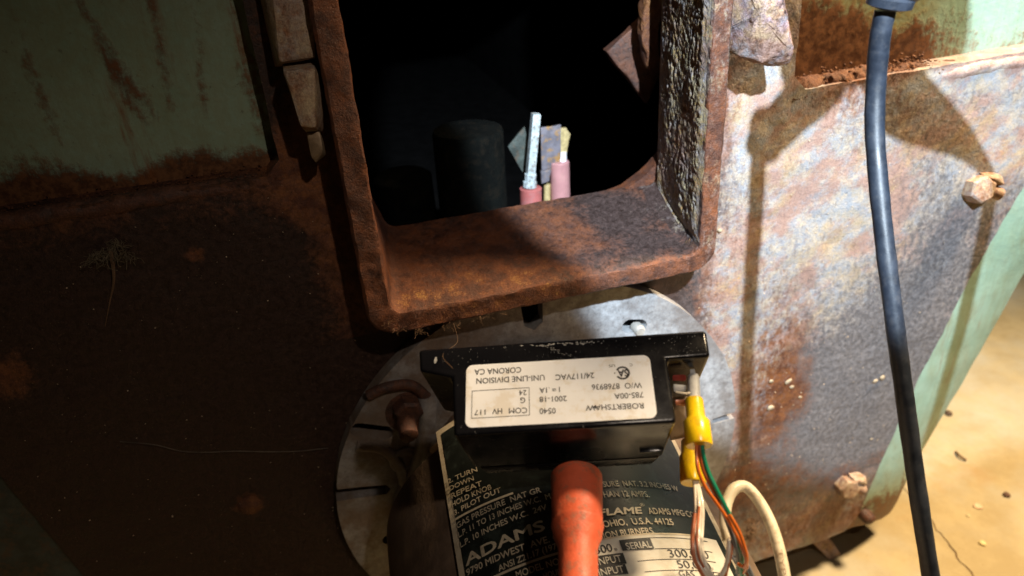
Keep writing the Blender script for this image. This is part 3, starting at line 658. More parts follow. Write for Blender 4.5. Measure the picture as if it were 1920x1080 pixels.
tube('web', [PY(800, 740, -.012), PY(806, 790, -.013), PY(790, 850, -.014), PY(770, 895, -.013), PY(756, 940, -.013), PY(764, 1030, -.012)], lambda t: .0060 + .0015 * math.sin(t * 9), M['flange'], burner, 12)
tube('web', [PY(690, 742, -.012), PY(725, 726, -.013), PY(770, 722, -.013), PY(800, 745, -.013)], .0036, M['darklug'], burner, 10)
# tan bracket at the label's upper left corner and bent zinc bracket on its right
hull('bracket', [PY(805, 842, -.05), PY(838, 812, -.06), PY(842, 826, -.06), PY(815, 862, -.05), PY(805, 850, -.03), PY(835, 818, -.03)], M['tan'], burner, .0004, .0008, 2)

# nameplate
TL, TR = -.640, .705
ths, ss = ray_cyl(832, 838); S0 = max(.05, ss - .012); S1 = .36
print('plate', ths, ss, ray_cyl(1268, 838), ray_cyl(870, 1080), ray_cyl(1390, 1080))
M['pborder'] = plain('dull_metal_border', (.55, .47, .35), .4, .12, 120, .0001, metal=.2, dirt=(.25, .17, .1))
M['pblack'] = plain('black_plate_enamel', (.010, .012, .011), .33, .3, 60, .0001, dirt=(.06, .08, .07), dirtamt=.25, spec=.4)
M['pfield'] = plain('bare_plate_field', (.60, .57, .50), .38, .06, 90, dirt=(.5, .42, .3), dirtamt=.3)
plate = cylpatch('nameplate', TL, TR, S0, S1, HR + .0012, M['pborder'], burner, 80, 4, .0012)
bw_ = .045
dv_ = ray_cyl(1240, 1006)[1]
cylpatch('black_field', TL + .034, TR - .040, S0 + .004, S1 - .004, HR + .00145, M['pblack'], plate, 80, 4)
thd = ray_cyl(1085, 1020)[0]
cylpatch('bare_field', thd, TR - .085, dv_, S1 - .006, HR + .0018, M['pfield'], plate, 40, 4)

_tc = {}
def text_mesh(body, bold=0.0, spacing=1.0, res=3):
    v, f = text_mesh1(body, spacing, res)
    if bold:
        n = len(v); vs = [v]; fs = list(f)
        for k, (dx, dy) in enumerate([(bold, 0), (-bold, 0), (0, bold), (0, -bold)]):
            vs.append(v + np.array([dx, dy, 0])); fs += [tuple(i + n * (k + 1) for i in q) for q in f]
        v = np.concatenate(vs); f = fs
    return v, f
def text_mesh1(body, spacing=1.0, res=3):
    c = bpy.data.curves.new('t', 'FONT'); c.body = body; c.size = 1; c.resolution_u = res; c.fill_mode = 'FRONT'; c.space_character = spacing
    o = bpy.data.objects.new('t', c); COL.objects.link(o); dg = bpy.context.evaluated_depsgraph_get(); m = o.evaluated_get(dg).to_mesh()
    v = np.array([tuple(x.co) for x in m.vertices]).reshape(-1, 3); f = [tuple(p.vertices) for p in m.polygons]
    o.evaluated_get(dg).to_mesh_clear(); bpy.data.objects.remove(o); bpy.data.curves.remove(c); return v, f
class Ink:
    def __init__(s): s.v = []; s.f = []
    def add(s, vs, fs): k = len(s.v); s.v += [Vector(v) for v in vs]; s.f += [tuple(i + k for i in f) for f in fs]
    def build(s, name, mat, parent): return from_py(name, s.v, s.f, mat, parent)
def cyltext(ink, body, p0, p1, hpx, bold=.0, r=HR + .0021, slant=0):
    """lettering whose baseline runs between two measured points of the housing"""
    t0, s0 = ray_cyl(*p0, r); t1, s1 = ray_cyl(*p1, r); v, f = text_mesh(body, bold)
    w = v[:, 0].max() - v[:, 0].min(); x0 = v[:, 0].min()
    tt, st = ray_cyl(p0[0], p0[1] - hpx, r); H = abs(st - s0); hs = H / .70
    vs = []
    for x, y, _ in v:
        a = (x - x0 + slant * y) / w; vs.append(cyl(t0 + (t1 - t0) * a, s0 + (s1 - s0) * min(a, 1.2) - y * hs, r))
    ink.add(vs, f)
wi = Ink(); ki = Ink(); bx = Ink(); ln = Ink()
LX = lambda x, y: (780 + x / 4.5, 840 + y / 4.5)
RX_ = lambda x, y: (1080 + x / 4.5, 840 + y / 4.5)
rows = [('2. TURN', LX(270, 302), LX(520, 195), 8), ('DOWN', LX(285, 362), LX(490, 270), 8), ('REPEAT', LX(300, 428), LX(560, 315), 9), ('HOLD KNOB', LX(305, 500), LX(640, 345), 9), ('3. PILOT OUT', LX(325, 570), LX(720, 370), 9),
        ('GAS PRESSURE  NAT GR', LX(345, 682), LX(1060, 372), 10), ('L.P. 11 TO 13 INCHES W.C.  M', LX(360, 758), LX(1140, 425), 10), ('L.P. 10 INCHES W.C.  24V  1', LX(375, 842), LX(1170, 500), 10),
        ('9790 MIDWEST  AVE. C', LX(430, 1082), LX(1215, 772), 12), ('ANSI Z21.17 (1979', LX(700, 1045), LX(1225, 842), 11), ('MODEL NO', LX(850, 1100), LX(1215, 980), 12), ('HOUR', LX(1080, 1105), LX(1230, 1062), 10),
        ('SURE  NAT. 3.2 INCHES W', RX_(235, 328), RX_(870, 366), 9), ('HAN 12 AMPS.', RX_(240, 416), RX_(625, 415), 10), ('ADAMS MFG·CO', RX_(620, 556), RX_(1010, 590), 10),
        ('OHIO,  U.S.A. 44125', RX_(235, 670), RX_(830, 650), 11), ('SION BURNERS.', RX_(205, 772), RX_(672, 722), 11)]
for body, a, b, h in rows: cyltext(wi, body, a, b, h * 1.15, .016)
cyltext(wi, 'ADAMS', LX(420, 1000), LX(1095, 690), 22, .025); cyltext(wi, 'FLAME', RX_(200, 575), RX_(560, 552), 13, .03, slant=.15); cyltext(wi, '®', RX_(545, 492), RX_(582, 492), 6)
def cylline(ink, a, b, w, r=HR + .0020, n=24):
    t0, s0 = ray_cyl(*a, r); t1, s1 = ray_cyl(*b, r); vs = []; fs = []
    for i in range(n + 1):
        k = i / n; vs += [cyl(t0 + (t1 - t0) * k, s0 + (s1 - s0) * k - w, r), cyl(t0 + (t1 - t0) * k, s0 + (s1 - s0) * k + w, r)]
    fs = [(2 * i, 2 * i + 2, 2 * i + 3, 2 * i + 1) for i in range(n)]; ink.add(vs, fs)
def cylquad(ink, a, b, h, r):
    """a box: its lower edge from a to b, h pixels high"""
    t0, s0 = ray_cyl(*a, r); t1, s1 = ray_cyl(*b, r); _, st = ray_cyl(a[0], a[1] - h, r); H = abs(st - s0); n = 10; vs = []
    for i in range(n + 1):
        k = i / n; vs += [cyl(t0 + (t1 - t0) * k, s0 + (s1 - s0) * k - H, r), cyl(t0 + (t1 - t0) * k, s0 + (s1 - s0) * k, r)]
    ink.add(vs, [(2 * i, 2 * i + 2, 2 * i + 3, 2 * i + 1) for i in range(n)])
cylline(wi, LX(325, 606), LX(820, 380), .0006); cylline(wi, LX(640, 1098), LX(1225, 880), .0006); cylline(wi, RX_(205, 775), RX_(990, 738), .0004)
wi.build('white_lettering', M['pborder'], plate)
r2 = HR + .0024
cylquad(bx, RX_(395, 868), RX_(662, 850), 21, r2); cylquad(bx, RX_(170, 1010), RX_(430, 975), 22, r2); cylquad(bx, RX_(170, 1095), RX_(445, 1062), 20, r2)
bx.build('black_boxes', M['ink'], plate)
w2 = Ink(); cyltext(w2, 'SERIAL', RX_(432, 858), RX_(645, 838), 13, .012, HR + .0028); cyltext(w2, 'INPUT', RX_(185, 990), RX_(392, 958), 14, .006, HR + .0028); cyltext(w2, 'INPUT', RX_(200, 1080), RX_(412, 1046), 14, .006, HR + .0028)
w2.build('box_lettering', M['pfield'], plate)
cyltext(ki, '300', RX_(172, 896), RX_(315, 870), 16, .012); cyltext(ki, 'B', RX_(330, 866), RX_(352, 863), 5); cyltext(ki, '300,000', RX_(795, 922), RX_(1130, 935), 15); cyltext(ki, '50,000', RX_(870, 1012), RX_(1150, 1030), 15); cyltext(ki, 'GAS', RX_(880, 1085), RX_(1010, 1090), 12); cyltext(ki, '1x', RX_(1120, 1072), RX_(1185, 1082), 10); cyltext(ki, '®', RX_(1130, 1030), RX_(1165, 1033), 6)
for a, b in [((370, 780), (1110, 790)), ((665, 850), (1150, 880)), ((520, 955), (1180, 965)), ((580, 1045), (1210, 1055))]: cylline(ki, RX_(*a), RX_(*b), .00017)
cylline(ki, RX_(1112, 790), RX_(1240, 1060), .0004)
ki.build('black_lettering', M['ink'], plate)

# ------------------------------------------------------------------ ignition module
mod = thing('ignition_module', 'black plastic ignition module with an upside down white label', 'ignition module')
E = Vector((.171, .452, -.876)).normalized(); P0 = CP + ray(1053, 735) * .29
UM = Vector((.951, -.309, .026)); UM = (UM - E * UM.dot(E)).normalized(); VM = E.cross(UM)     # u right, v towards the viewer
def mp(u, v, e=0): return P0 + UM * u + VM * v + E * e
def mhit(px, py, e=0):
    o = P0 + E * e; v = ray(px, py); q = CP + v * ((o - CP).dot(E) / v.dot(E)) - o; return q.dot(UM), q.dot(VM)
def extr(name, poly, e0, e1, mat, parent, bev, taper=0.0, seg=4):
    cu = sum(p[0] for p in poly) / len(poly); cv = sum(p[1] for p in poly) / len(poly)
    bm = bmesh.new(); a = [bm.verts.new(mp(u, v, e0)) for u, v in poly]; b = [bm.verts.new(mp(u + (u - cu) * taper, v + (v - cv) * taper, e1)) for u, v in poly]
    bm.faces.new(a); bm.faces.new(b[::-1]); n = len(poly)
    for k in range(n): bm.faces.new((a[k], b[k], b[(k + 1) % n], a[(k + 1) % n]))
    bmesh.ops.recalc_face_normals(bm, faces=bm.faces)
    bmesh.ops.bevel(bm, geom=bm.edges[:], offset=bev, segments=seg, affect='EDGES', profile=.5)
    return autosmooth(from_bm(name, bm, mat, parent), 30)
print('mod lower', mhit(870, 905, .03), mhit(1230, 900, .03), mhit(1250, 850, .03))
body = extr('body', [(-.058, -.0228), (.0595, -.0238), (.0593, -.0117), (.0423, -.0117), (.0426, .0150), (-.0423, .0160), (-.0435, -.009), (-.057, -.0125)], 0, .041, M['bake'], mod, .0017, -.05)
extr('base_block', [(-.0380, -.018), (.0392, -.019), (.0392, .0142), (-.0380, .0150)], .0412, .052, M['bake'], mod, .0012, -.06)
hull('foot_tab', [mp(.030, .012, .030), mp(.040, .012, .030), mp(.030, .0155, .030), mp(.040, .0155, .030), mp(.032, .0135, .0385), mp(.038, .0135, .0385), mp(.032, .010, .0385), mp(.038, .010, .0385)], M['bake'], mod, .0002, .0008, 1)
# recess wall and floor beside the notch
hull('copper_coil', [mp(.0445, -.0085, .008), mp(.050, -.0082, .008), mp(.0445, -.0065, .010), mp(.050, -.0062, .010), mp(.0445, -.0085, .012), mp(.050, -.0085, .012)], plain('dark_red_coil', (.28, .04, .03), .35, .3, 300), mod, .0002, .0006, 1)
hull('solder_tab', [mp(.0445, -.0045, .008), mp(.0500, -.0042, .009), mp(.0445, -.0015, .010), mp(.0495, -.0018, .010), mp(.0445, -.0045, .012), mp(.0500, -.0045, .012)], M['grey'], mod, .0003, .0005, 1)
hull('copper_tab', [mp(.0445, .0015, .010), mp(.0505, .0010, .011), mp(.0445, .0035, .011), mp(.0500, .0030, .012), mp(.0445, .0015, .014), mp(.0500, .0030, .014)], M['w_copper'], mod, .0003, .0005, 1)
tube('white_wire_end', [mp(.0448, .000, .006), mp(.048, .0012, .005), mp(.0520, .0005, .006)], .0005, M['w_white'], mod, 6)
# mounting bracket: zinc sheet under the notch
hull('mount_bracket', [mp(.0435, -.007, .026), mp(.056, -.007, .026), mp(.0435, .010, .030), mp(.054, .008, .030), mp(.0435, -.007, .029), mp(.056, -.007, .029), mp(.0435, .010, .033), mp(.054, .008, .033)], M['tan'], mod, .0004, .0006, 2)
# scuffs, dust and scratches on the black face
sv = []; sf = []; rnd_ = random.Random(21)
def fleck(u, v, a, b, rot, e=-.00012):
    k = len(sv); n = 6
    for q in range(n):
        t = 2 * math.pi * q / n; x = a * math.cos(t) * rnd_.uniform(.6, 1.2); y = b * math.sin(t) * rnd_.uniform(.6, 1.2)
        sv.append(mp(u + x * math.cos(rot) - y * math.sin(rot), v + x * math.sin(rot) + y * math.cos(rot), e))
    sf.append(tuple(range(k, k + n)))
for i in range(70): fleck(rnd_.gauss(.003, .010), -.0215 + abs(rnd_.gauss(0, .0005)), rnd_.uniform(.0002, .0007), rnd_.uniform(.0001, .00025), rnd_.uniform(-.3, .3))
for i in range(60): fleck(rnd_.uniform(-.05, .055), rnd_.uniform(-.0215, -.0145), rnd_.uniform(.00006, .00022), rnd_.uniform(.00005, .00014), rnd_.uniform(0, 3))
for i in range(0, 26): t_ = rnd_.random(); fleck(-.006 + .012 * t_ + rnd_.gauss(0, .0006), -.0205 + .006 * t_ + rnd_.gauss(0, .0004), rnd_.uniform(.0003, .0010), .00005, .5)
for i in range(30): fleck(rnd_.uniform(.043, .056), rnd_.uniform(-.0215, -.0130), rnd_.uniform(.00006, .00022), rnd_.uniform(.00005, .00016), rnd_.uniform(0, 3))
fleck(-.0505, -.0170, .0006, .0016, .1)
sc = from_py('scuffs', sv, sf, plain('pale_dust', (.34, .34, .34), .9, .4, 400), mod); sc['kind'] = 'stuff'
# label
def rrect(u0, u1, v0, v1, r, n=7):
    out = []
    for cu, cv, a0 in [(u1 - r, v1 - r, 0), (u0 + r, v1 - r, 90), (u0 + r, v0 + r, 180), (u1 - r, v0 + r, 270)]:
        for k in range(n + 1): a = math.radians(a0 + 90 * k / n); out.append((cu + r * math.cos(a), cv + r * math.sin(a)))
    return out
lu0, lv0 = mhit(880, 684); lu1, lv1 = mhit(1232, 785)
lc = [mhit(874, 686), mhit(1218, 665), mhit(1232, 783), mhit(873, 804)]
lu0 = (lc[0][0] + lc[3][0]) / 2; lu1 = (lc[1][0] + lc[2][0]) / 2; lv0 = (lc[0][1] + lc[1][1]) / 2; lv1 = (lc[2][1] + lc[3][1]) / 2
lab = extr('label', rrect(lu0, lu1, lv0, lv1, .0028), -.00022, .00005, M['paper'], mod, .00004, 0, 1)
ik = Ink(); eL = -.00030
def labtext(body, pr, pl, cap=11.0, bold=0.0):
    """upside-down lettering: starts at pr (right), ends at pl (left)"""
    u0, v0 = mhit(*pr, eL); u1, v1 = mhit(*pl, eL); v, f = text_mesh(body, bold); x0 = v[:, 0].min(); w = v[:, 0].max() - x0
    _, vv = mhit(pr[0], pr[1] + cap, eL); hs = (vv - v0) / .70
    ik.add([mp(u0 + (u1 - u0) * (x - x0) / w, v0 + (v1 - v0) * (x - x0) / w + y * hs, eL) for x, y, _ in v], f)
K = lambda x, y: (860 + x / 5.05, 660 + y / 5.05)
for bdy, a, b, cp in [('ROBERTSHAW', K(1748, 482), K(1200, 505), 10.5), ('785-00A', K(1745, 378), K(1472, 394), 10.5), ('W/O  8768936', K(1732, 288), K(1258, 308), 10.5), ('24/117VAC', K(1280, 195), K(915, 215), 10.5), ('UNI-LINE DIVISION', K(813, 215), K(168, 250), 10.5),
                      ('CORONA CA', K(592, 142), K(150, 165), 10.5), ('I = .1A', K(957, 330), K(765, 340), 10), ('2001-18', K(1022, 415), K(765, 425), 10), ('0540', K(918, 530), K(765, 535), 10.5), ('24', K(642, 360), K(572, 364), 9.5), ('G', K(630, 430), K(584, 432), 10.5),
                      ('COM', K(648, 526), K(476, 530), 10.5), ('HV', K(412, 533), K(318, 536), 10.5), ('117', K(255, 545), K(148, 552), 9.5), ('C', K(1643, 108), K(1618, 109), 5), ('US', K(1478, 117), K(1421, 120), 5)]:
    labtext(bdy, a, b, cp, .007)
def labline(a, b, w=.00011):
    p = Vector(mhit(*a, eL)); q = Vector(mhit(*b, eL)); s = Vector((-(q - p).y, (q - p).x)).normalized() * w; d = (q - p).normalized() * w
    ik.add([mp(*(p - s - d), eL), mp(*(q - s + d), eL), mp(*(q + s + d), eL), mp(*(p + s - d), eL)], [(0, 1, 2, 3)])
for a, b in [((128, 369), (667, 337)), ((667, 337), (671, 597)), ((671, 597), (122, 628)), ((122, 628), (128, 369))]: labline(K(*a), K(*b))
# certification ring: an open C with the letters inside and a dot outside
cu, cv = mhit(*K(1552, 198), eL); r0, r1 = .00215, .00285; n = 40; vv = []
for i in range(n + 1):
    a = math.radians(-148 + 296 * i / n); vv += [mp(cu + r0 * math.cos(a), cv + r0 * math.sin(a), eL), mp(cu + r1 * math.cos(a), cv + r1 * math.sin(a), eL)]
ik.add(vv, [(2 * i, 2 * i + 1, 2 * i + 3, 2 * i + 2) for i in range(n)])
labtext('SA', K(1602, 165), K(1502, 170), 13, .03)
du, dv = mhit(*K(1478, 200), eL); ik.add([mp(du + .00028 * math.cos(a), dv + .00028 * math.sin(a), eL) for a in [k * .785 for k in range(8)]], [tuple(range(8))])
bu, bv = mhit(*K(1290, 520), eL); ik.add([mp(bu + .0007 * math.cos(a) * (1 + .4 * math.sin(3 * a)), bv + .0006 * math.sin(a) * (1 + .3 * math.cos(5 * a)), eL - .00001) for a in [k * .4488 for k in range(14)]], [tuple(range(14))])
ik.build('lettering', M['ink'], lab)

# ------------------------------------------------------------------ ignition cable with red boot
def chord(px, py, t): return CP + ray(px, py) * t
igc = thing('ignition_cable', 'red rubber boot on the ignition lead below the label', 'ignition cable')
b0 = mp(.0050, .0140, .022)
tb = CP + ray(1081, 893) * .3060; te = CP + ray(1085, 1110) * .2660
axb = (te - tb)
def bootr(t): return t
prof = []
Lb = axb.length; print('boot', Lb, tb)
for t, r in [(0, .0088), (.001, .0102), (.006, .0106), (.012, .0106), (.20, .0103), (.36, .0100), (.44, .0099), (.455, .0102), (.475, .0102), (.49, .0098), (.56, .0093), (.62, .0080), (.66, .0075), (.8, .0073), (1.25, .0072)]:
    prof.append((t * Lb if t > .02 else t * .1, r))
lathe('boot', tb, axb, prof, M['red'], igc, 40, 50)

# ------------------------------------------------------------------ yellow connectors and wires
def connector(name_lab, ptop, pbot, tt, tb_, r0, r1, split, grp, withterm=True):
    t = thing('wire_connector', name_lab, 'wire connector', grp)
    a = chord(*ptop, tt); b = chord(*pbot, tb_); ax = b - a; L_ = ax.length
    lathe('sleeve', a, ax, [(0, r0 * .93), (.0006, r0), (L_ * split, r0 * 1.02), (L_ * (split + .10), r1), (L_ * .97, r1 * 1.02), (L_, r1 * .96), (L_ * .99, r1 * .6)], M['yellow'], t, 28, 40)
    return t, a, b
GR = 'yellow crimp connectors beside the black module'
cA, a1, b1 = connector('front yellow crimp connector on the grey terminal', (1301, 748), (1311, 836), .2900, .2800, .0035, .0050, .40, GR)
ta = chord(1298, 692, .300); tm = chord(1300, 705, .298)
lathe('terminal', tm, a1 - tm, [(0, .0020), (.001, .0024), ((a1 - tm).length + .002, .0026)], M['grey'], cA, 12, 35, .0002)
hull('terminal_tip', [ta + UM * .0009, ta - UM * .0009, tm + UM * .0012, tm - UM * .0012, ta + UM * .0009 + E * .0006, ta - UM * .0009 + E * .0006, tm + UM * .0012 + E * .0008, tm - UM * .0012 + E * .0008], M['grey'], cA, 0, .0002, 1)
cB, a2, b2 = connector('rear yellow crimp connector partly hidden behind the front one', (1296, 826), (1300, 906), .312, .302, .0042, .0052, .30, GR)
def wire(name, label, pts_, r, mat, cat='wire', grp='thin wires below the yellow connectors', seg=8):
    P_ = [chord(x, y, t) for x, y, t in pts_]; o = tube(name, P_, r, mat, None, seg, 8); return tag(o, label, cat, None, grp)
wire('wire', 'leftmost orange wire leaving the front yellow connector', [(1306, 828, .281), (1306, 850, .279), (1309, 880, .277), (1322, 912, .276), (1345, 945, .275), (1365, 975, .275), (1384, 1010, .275), (1396, 1040, .276), (1400, 1062, .278), (1392, 1075, .282), (1380, 1090, .286)], .00068, M['w_orange'])
wire('wire', 'brown wire curving between the orange and green wires', [(1311, 828, .281), (1312, 850, .280), (1318, 880, .279), (1332, 910, .278), (1350, 942, .278), (1368, 975, .278), (1378, 1010, .279), (1384, 1040, .281), (1388, 1075, .284), (1395, 1110, .286)], .00068, M['w_brown'])
wire('wire', 'rightmost green wire sweeping down from the connector', [(1316, 828, .281), (1318, 850, .280), (1326, 880, .279), (1342, 915, .277), (1360, 950, .276), (1375, 980, .276), (1386, 1020, .277), (1391, 1050, .279), (1388, 1066, .281), (1396, 1100, .284)], .0009, M['w_green'])
wire('wire', 'dark grey wire lying just left of the green wire', [(1313, 828, .282), (1315, 855, .281), (1322, 885, .280), (1338, 920, .279), (1354, 955, .278), (1366, 985, .278), (1378, 1020, .279), (1384, 1050, .281), (1384, 1075, .283)], .0009, M['w_grey'])
wire('wire', 'blue wire crossing behind the green wire', [(1318, 830, .283), (1320, 860, .283), (1330, 895, .282), (1346, 930, .281), (1360, 965, .281), (1372, 1000, .282), (1380, 1045, .284), (1386, 1080, .286)], .0007, M['w_blue'])
wire('wire', 'outer orange wire bulging furthest right near the bottom', [(1368, 965, .274), (1385, 995, .273), (1397, 1030, .273), (1400, 1050, .274), (1395, 1062, .276), (1384, 1058, .278)], .0007, M['w_orange'])
for k, (dx, lab_, mm, dd) in enumerate([(0, 'clear wire hanging straight down, leftmost of the pale strands', 'w_white', 0), (6, 'clear wire hanging straight down, middle pale strand', 'w_white', .001), (12, 'clear wire hanging straight down, rightmost of the pale strands', 'w_white', 0)]):
    wire('wire', lab_, [(1301 + dx * .3, 898, .302), (1303 + dx * .6, 915, .298), (1305 + dx, 950, .292 - dd), (1304 + dx, 990, .288), (1303 + dx, 1020, .284 - dd), (1307 + dx * 1.1, 1050, .282), (1320 + dx, 1075, .280), (1335 + dx, 1095, .280)], .00085, M[mm])
wire('wire', 'copper coloured wire along the left of the pale strands', [(1303, 962, .288), (1300, 990, .286), (1298, 1020, .283), (1302, 1048, .281), (1312, 1068, .280), (1325, 1092, .279)], .0008, M['w_copper'])
wire('wire', 'short copper wire between the two white strands', [(1311, 950, .290), (1308, 985, .286), (1307, 1015, .283), (1311, 1045, .281), (1320, 1064, .280)], .0005, M['w_copper'])
wire('wire', 'copper and white pair rising from the bottom edge', [(1358, 1090, .280), (1362, 1068, .279), (1368, 1045, .279), (1372, 1020, .280), (1370, 1008, .281)], .0008, M['w_copper'])
wire('wire', 'pale looped wire beside the cream cable end', [(1340, 1085, .280), (1352, 1078, .279), (1362, 1060, .279), (1366, 1035, .279), (1368, 1010, .281)], .0009, M['w_white'])
for k in range(5):
    wire('wire', ['thin dark strand fanning right at the bottom', 'thin pale strand fanning right at the bottom', 'thin brown strand low beside the plate corner', 'thin grey strand low beside the plate corner', 'lowest dark strand leaving the frame'][k], [(1370 + k * 5, 1040 + k * 3, .283 + k * .001), (1382 + k * 5, 1060, .284), (1394 + k * 5, 1085, .285), (1404 + k * 6, 1120, .286)], .0006, M[['w_grey', 'w_white', 'w_brown', 'w_grey', 'w_grey'][k]])
cc = tube('cream_cable', [chord(x, y, t) for x, y, t in [(1366, 1015, .288), (1360, 980, .292), (1362, 945, .297), (1375, 918, .300), (1396, 912, .302), (1416, 930, .300), (1436, 962, .296), (1452, 1000, .291), (1464, 1045, .286), (1472, 1090, .282), (1478, 1150, .278)]], .00235, M['cream'], None, 14, 10)
cc2 = thing('round_cable', 'cream jacketed cable looping up and over on the right of the wires', 'cable'); cc.name = 'jacket'; cc.parent = cc2
# printed mark on the jacket
ct = Ink(); v, f = text_mesh('TYPE', .01); pa = chord(1462, 1030, .2862); pb = chord(1473, 1092, .2796); dd_ = (pb - pa).normalized(); nn = (CP - pa).normalized(); sd = nn.cross(dd_).normalized()
x0 = v[:, 0].min(); sc_ = (pb - pa).length / (v[:, 0].max() - x0)
for x, y, _ in v:
    pass
ct.add([pa + dd_ * (x - x0) * sc_ + sd * ((y - .35) * .0024) + nn * (.00245 * math.cos(min(1.5, abs((y - .35) * .0024 / .00235)))) for x, y, _ in v], f)
ct.build('printed_mark', plain('faded_ink', (.30, .20, .12), .6, .2, 90), cc2)

# ------------------------------------------------------------------ hanging black cord, with unseen shapes added above to cast shadows
cord = thing('lamp_cord', 'black rubber cord hanging from a collar in front of the boiler', 'cord')
cp_ = [(1660, 20, -.140), (1650, 70, -.140), (1643, 150, -.1405), (1640, 240, -.1455), (1646, 330, -.154), (1656, 430, -.1645), (1668, 530, -.175), (1682, 640, -.186), (1697, 750, -.198), (1712, 860, -.2095), (1728, 970, -.222), (1746, 1085, -.234), (1765, 1200, -.245)]
tube('cord', [PY(*q) for q in cp_], lambda t: .0041 - .0005 * t + .00012 * math.sin(t * 37) * math.sin(t * 91), M['cord'], cord, 20, 6)
A0 = PY(1668, 6, -.140)
up = Vector((.12, -.10, 1)).normalized()
lathe('collar', A0 - up * .002, up, [(0, .0060), (.001, .0088), (.004, .0090), (.005, .0078), (.008, .0078), (.009, .0092), (.014, .0092)], M['cord'], cord, 32, 40)
def cast(px, py, Y, on=0.0):
    """the point at depth Y that the flashlight throws onto the spot seen at (px, py)"""
    p = PY(px, py, on); return LP + (p - LP) * ((Y - LP.y) / (on - LP.y))
hv = [A0 + up * .012, cast(1452, 245, -.142), cast(1490, 205, -.142), cast(1532, 168, -.142), cast(1560, 120, -.145)]
tube('shadow_neck', hv, lambda t: .0085 + .003 * t, M['cord'], cord, 20, 8)  # unseen, added and placed back from its diagonal shadow
tube('shadow_bar', [cast(1466, 78, -.15, .01), cast(1478, 74, -.15, .01), cast(1530, 52, -.15, .01), cast(1620, 32, -.15, .01), cast(1700, 16, -.15, .01), cast(1775, -5, -.15, .01), cast(1782, -7, -.15, .01)], lambda t: .026 if .03 < t < .97 else .019, M['cord'], cord, 28, 8)  # unseen bar added to shade the upper right panel
tube('shadow_strap', [cast(1668, 110, -.145), cast(1690, 185, -.145), cast(1745, 225, -.145), cast(1800, 262, -.145), cast(1838, 305, -.145), cast(1856, 350, -.145), cast(1848, 420, -.145), cast(1824, 500, -.145, .008), cast(1796, 620, -.150, .01), cast(1764, 745, -.155, .01), cast(1740, 850, -.16, .01)], lambda t: .0150 - .0112 * sstep(.08, .45, t), M['cord'], cord, 14, 8)  # unseen strap added for the curved shadow on plate and band

# ------------------------------------------------------------------ igniter inside
ig = thing('pilot_electrodes', 'pink porcelain pilot electrodes with a pale steel rod inside the port', 'electrodes')
YI = .095
def vcyl(name, pt, pb, Y, r, mat, seg=20, cap=.9):
    a = PY(*pt, Y); b = PY(*pb, Y); return lathe(name, b, a - b, [(0, r), ((a - b).length * .985, r), ((a - b).length, r * cap)], mat, ig, seg, 35)
vcyl('porcelain', (995, 352), (996, 420), YI, .0082, M['pinkd'])
vcyl('porcelain', (1049, 302), (1052, 420), YI + .012, .0075, M['pink'])
vcyl('rod', (1005, 213), (992, 352), YI, .0040, M['steel'], 4, .95)
lathe('rod_nut', PY(993, 350, YI), PY(995, 322, YI) - PY(993, 350, YI), [(0, .0052), (.004, .0052), (.0042, .0040), (.009, .0045), (.0098, .0045)], M['steel'], ig, 10, 35)
prism('bracket', [PY(x, y, YI + .010) for x, y in [(1014, 240), (1052, 234), (1052, 296), (1044, 318), (1016, 322)]], .002, M['bluesteel'], ig, .0003, 2, .0004)
prism('angle_plate', [PY(x, y, YI + .014) for x, y in [(952, 275), (984, 238), (998, 300), (984, 330)]], .002, M['slate'], ig, .0003, 2, .0004)
prism('clip', [PY(x, y, YI + .012) for x, y in [(1052, 242), (1062, 240), (1070, 252), (1066, 264), (1064, 282), (1060, 298), (1050, 300)]], .004, M['brass'], ig, .0006, 2, .0006)
vcyl('spark_wire', (1026, 345), (1025, 420), YI + .014, .0026, M['brass'])
prism('lower_clip', [PY(x, y, YI + .006) for x, y in [(1014, 322), (1034, 318), (1030, 340), (1016, 345)]], .003, M['bluesteel'], ig, .0003, 1, .0004)
vcyl('tip', (1055, 285), (1055, 305), YI + .012, .0030, M['paper'], 10)
bt = thing('burner_tube', 'dark sooty burner tube standing inside the port', 'burner tube')
a = PY(888, 236, .11); b = PY(888, 420, .11)
lathe('tube_shell', b - Vector((0, 0, .05)), (0.02, 0, 1), [(0, .0255), ((a - b).length + .045, .0255), ((a - b).length + .048, .0245), ((a - b).length + .0485, .020)], M['tube'], bt, 40, 40, .0004)
lathe('inner_sleeve', b + Vector((-.045, .03, -.05)), (0, 0, 1), [(0, .022), (.085, .022), (.088, .018)], M['tube'], bt, 30, 40)

M['web'] = plain('cobweb_grey', (.14, .12, .10), .9, .6, 60)
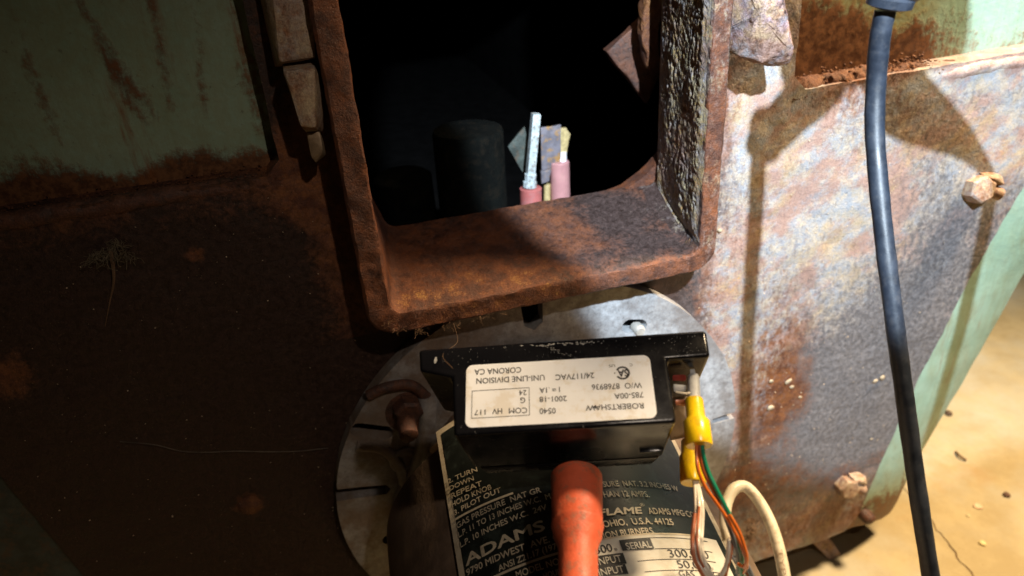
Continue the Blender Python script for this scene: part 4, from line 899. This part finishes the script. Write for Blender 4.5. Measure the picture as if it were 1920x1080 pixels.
# ------------------------------------------------------------------ lint and roots
def fuzz(name, roots, n, ln, r, mat, seed, down=1.0):
    rnd = random.Random(seed); vs = []; fs = []
    for i in range(n):
        p = Vector(rnd.choice(roots)) + Vector((rnd.gauss(0, .0025), rnd.gauss(0, .0015), rnd.gauss(0, .0008))); L_ = ln * rnd.uniform(.3, 1.3); d = Vector((rnd.gauss(0, .6), rnd.gauss(-.2, .4), -down * rnd.uniform(.3, 1))).normalized(); P_ = [p]
        for k in range(5): d = (d + Vector((rnd.gauss(0, .5), rnd.gauss(0, .4), rnd.gauss(0, .4)))).normalized(); P_.append(P_[-1] + d * L_ / 5)
        v, f = tube_data(P_, r * rnd.uniform(.6, 1.3), 3, 2); k0 = len(vs); vs += v; fs += [tuple(j + k0 for j in q) for q in f]
    o = from_py(name, vs, fs, mat); o['kind'] = 'stuff'; return o
rt = [PY(x, y, YF) for x, y in [(730, 600), (760, 612), (780, 618), (790, 616), (840, 603), (845, 605), (900, 592), (905, 590), (912, 590), (945, 584), (745, 612), (700, 570)]]
o = fuzz('lint_fringe', rt, 110, .0042, .00007, M['lint'], 3); o['label'] = 'rusty lint fringe hanging from the lower edge of the port frame'
o = fuzz('lint_fringe', [PY(1262, 905, -.1), PY(1280, 915, -.11), PY(1290, 905, -.11)], 60, .010, .00009, M['lint'], 6, .3); o['label'] = 'fluffy lint caught beside the right edge of the nameplate'
o = fuzz('lint_tuft', [PY(180, 478, -.004), PY(200, 470, -.004), PY(230, 475, -.003), PY(215, 455, -.003)], 140, .009, .00014, plain('dim_lint', (.13, .10, .06), .9, .3, 90), 9); o['label'] = 'matted cobweb tuft on the sooty plate under the left ledge'
tag(tube('root_strand', [PY(207, 470, -.004), PY(212, 500, -.006), PY(213, 530, -.006), PY(205, 570, -.005), PY(197, 612, -.004)], lambda t: .0011 * (1.1 - t), M['lint'], None, 6, 6), 'thin pale root strand dangling from the cobweb tuft', 'root strand')
tag(tube('cobweb_thread', [PY(x, y, -.003) for x, y in [(225, 828), (290, 834), (340, 846), (390, 848), (440, 846), (500, 847), (560, 846), (615, 840)]], .00020, M['web'], None, 5, 6), 'pale cobweb thread running along the sooty plate to the flange', 'cobweb')
tag(tube('cobweb_thread', [PY(850, 606, YF), PY(858, 640, -.07), mp(-.047, -.018, -.003), mp(-.043, -.012, -.002)], .00010, M['lint'], None, 4, 6), 'fine hair from the frame lint down to the module corner', 'cobweb')
pf = PY(1400, 990, -.02)
o = fuzz('dust_tuft', [PY(1405, 975, -.01), PY(1408, 990, -.01), PY(1404, 1005, -.01)], 120, .006, .00022, M['lint'], 12); o['label'] = 'fluffy dust tuft hanging inside the loop of the cream cable'
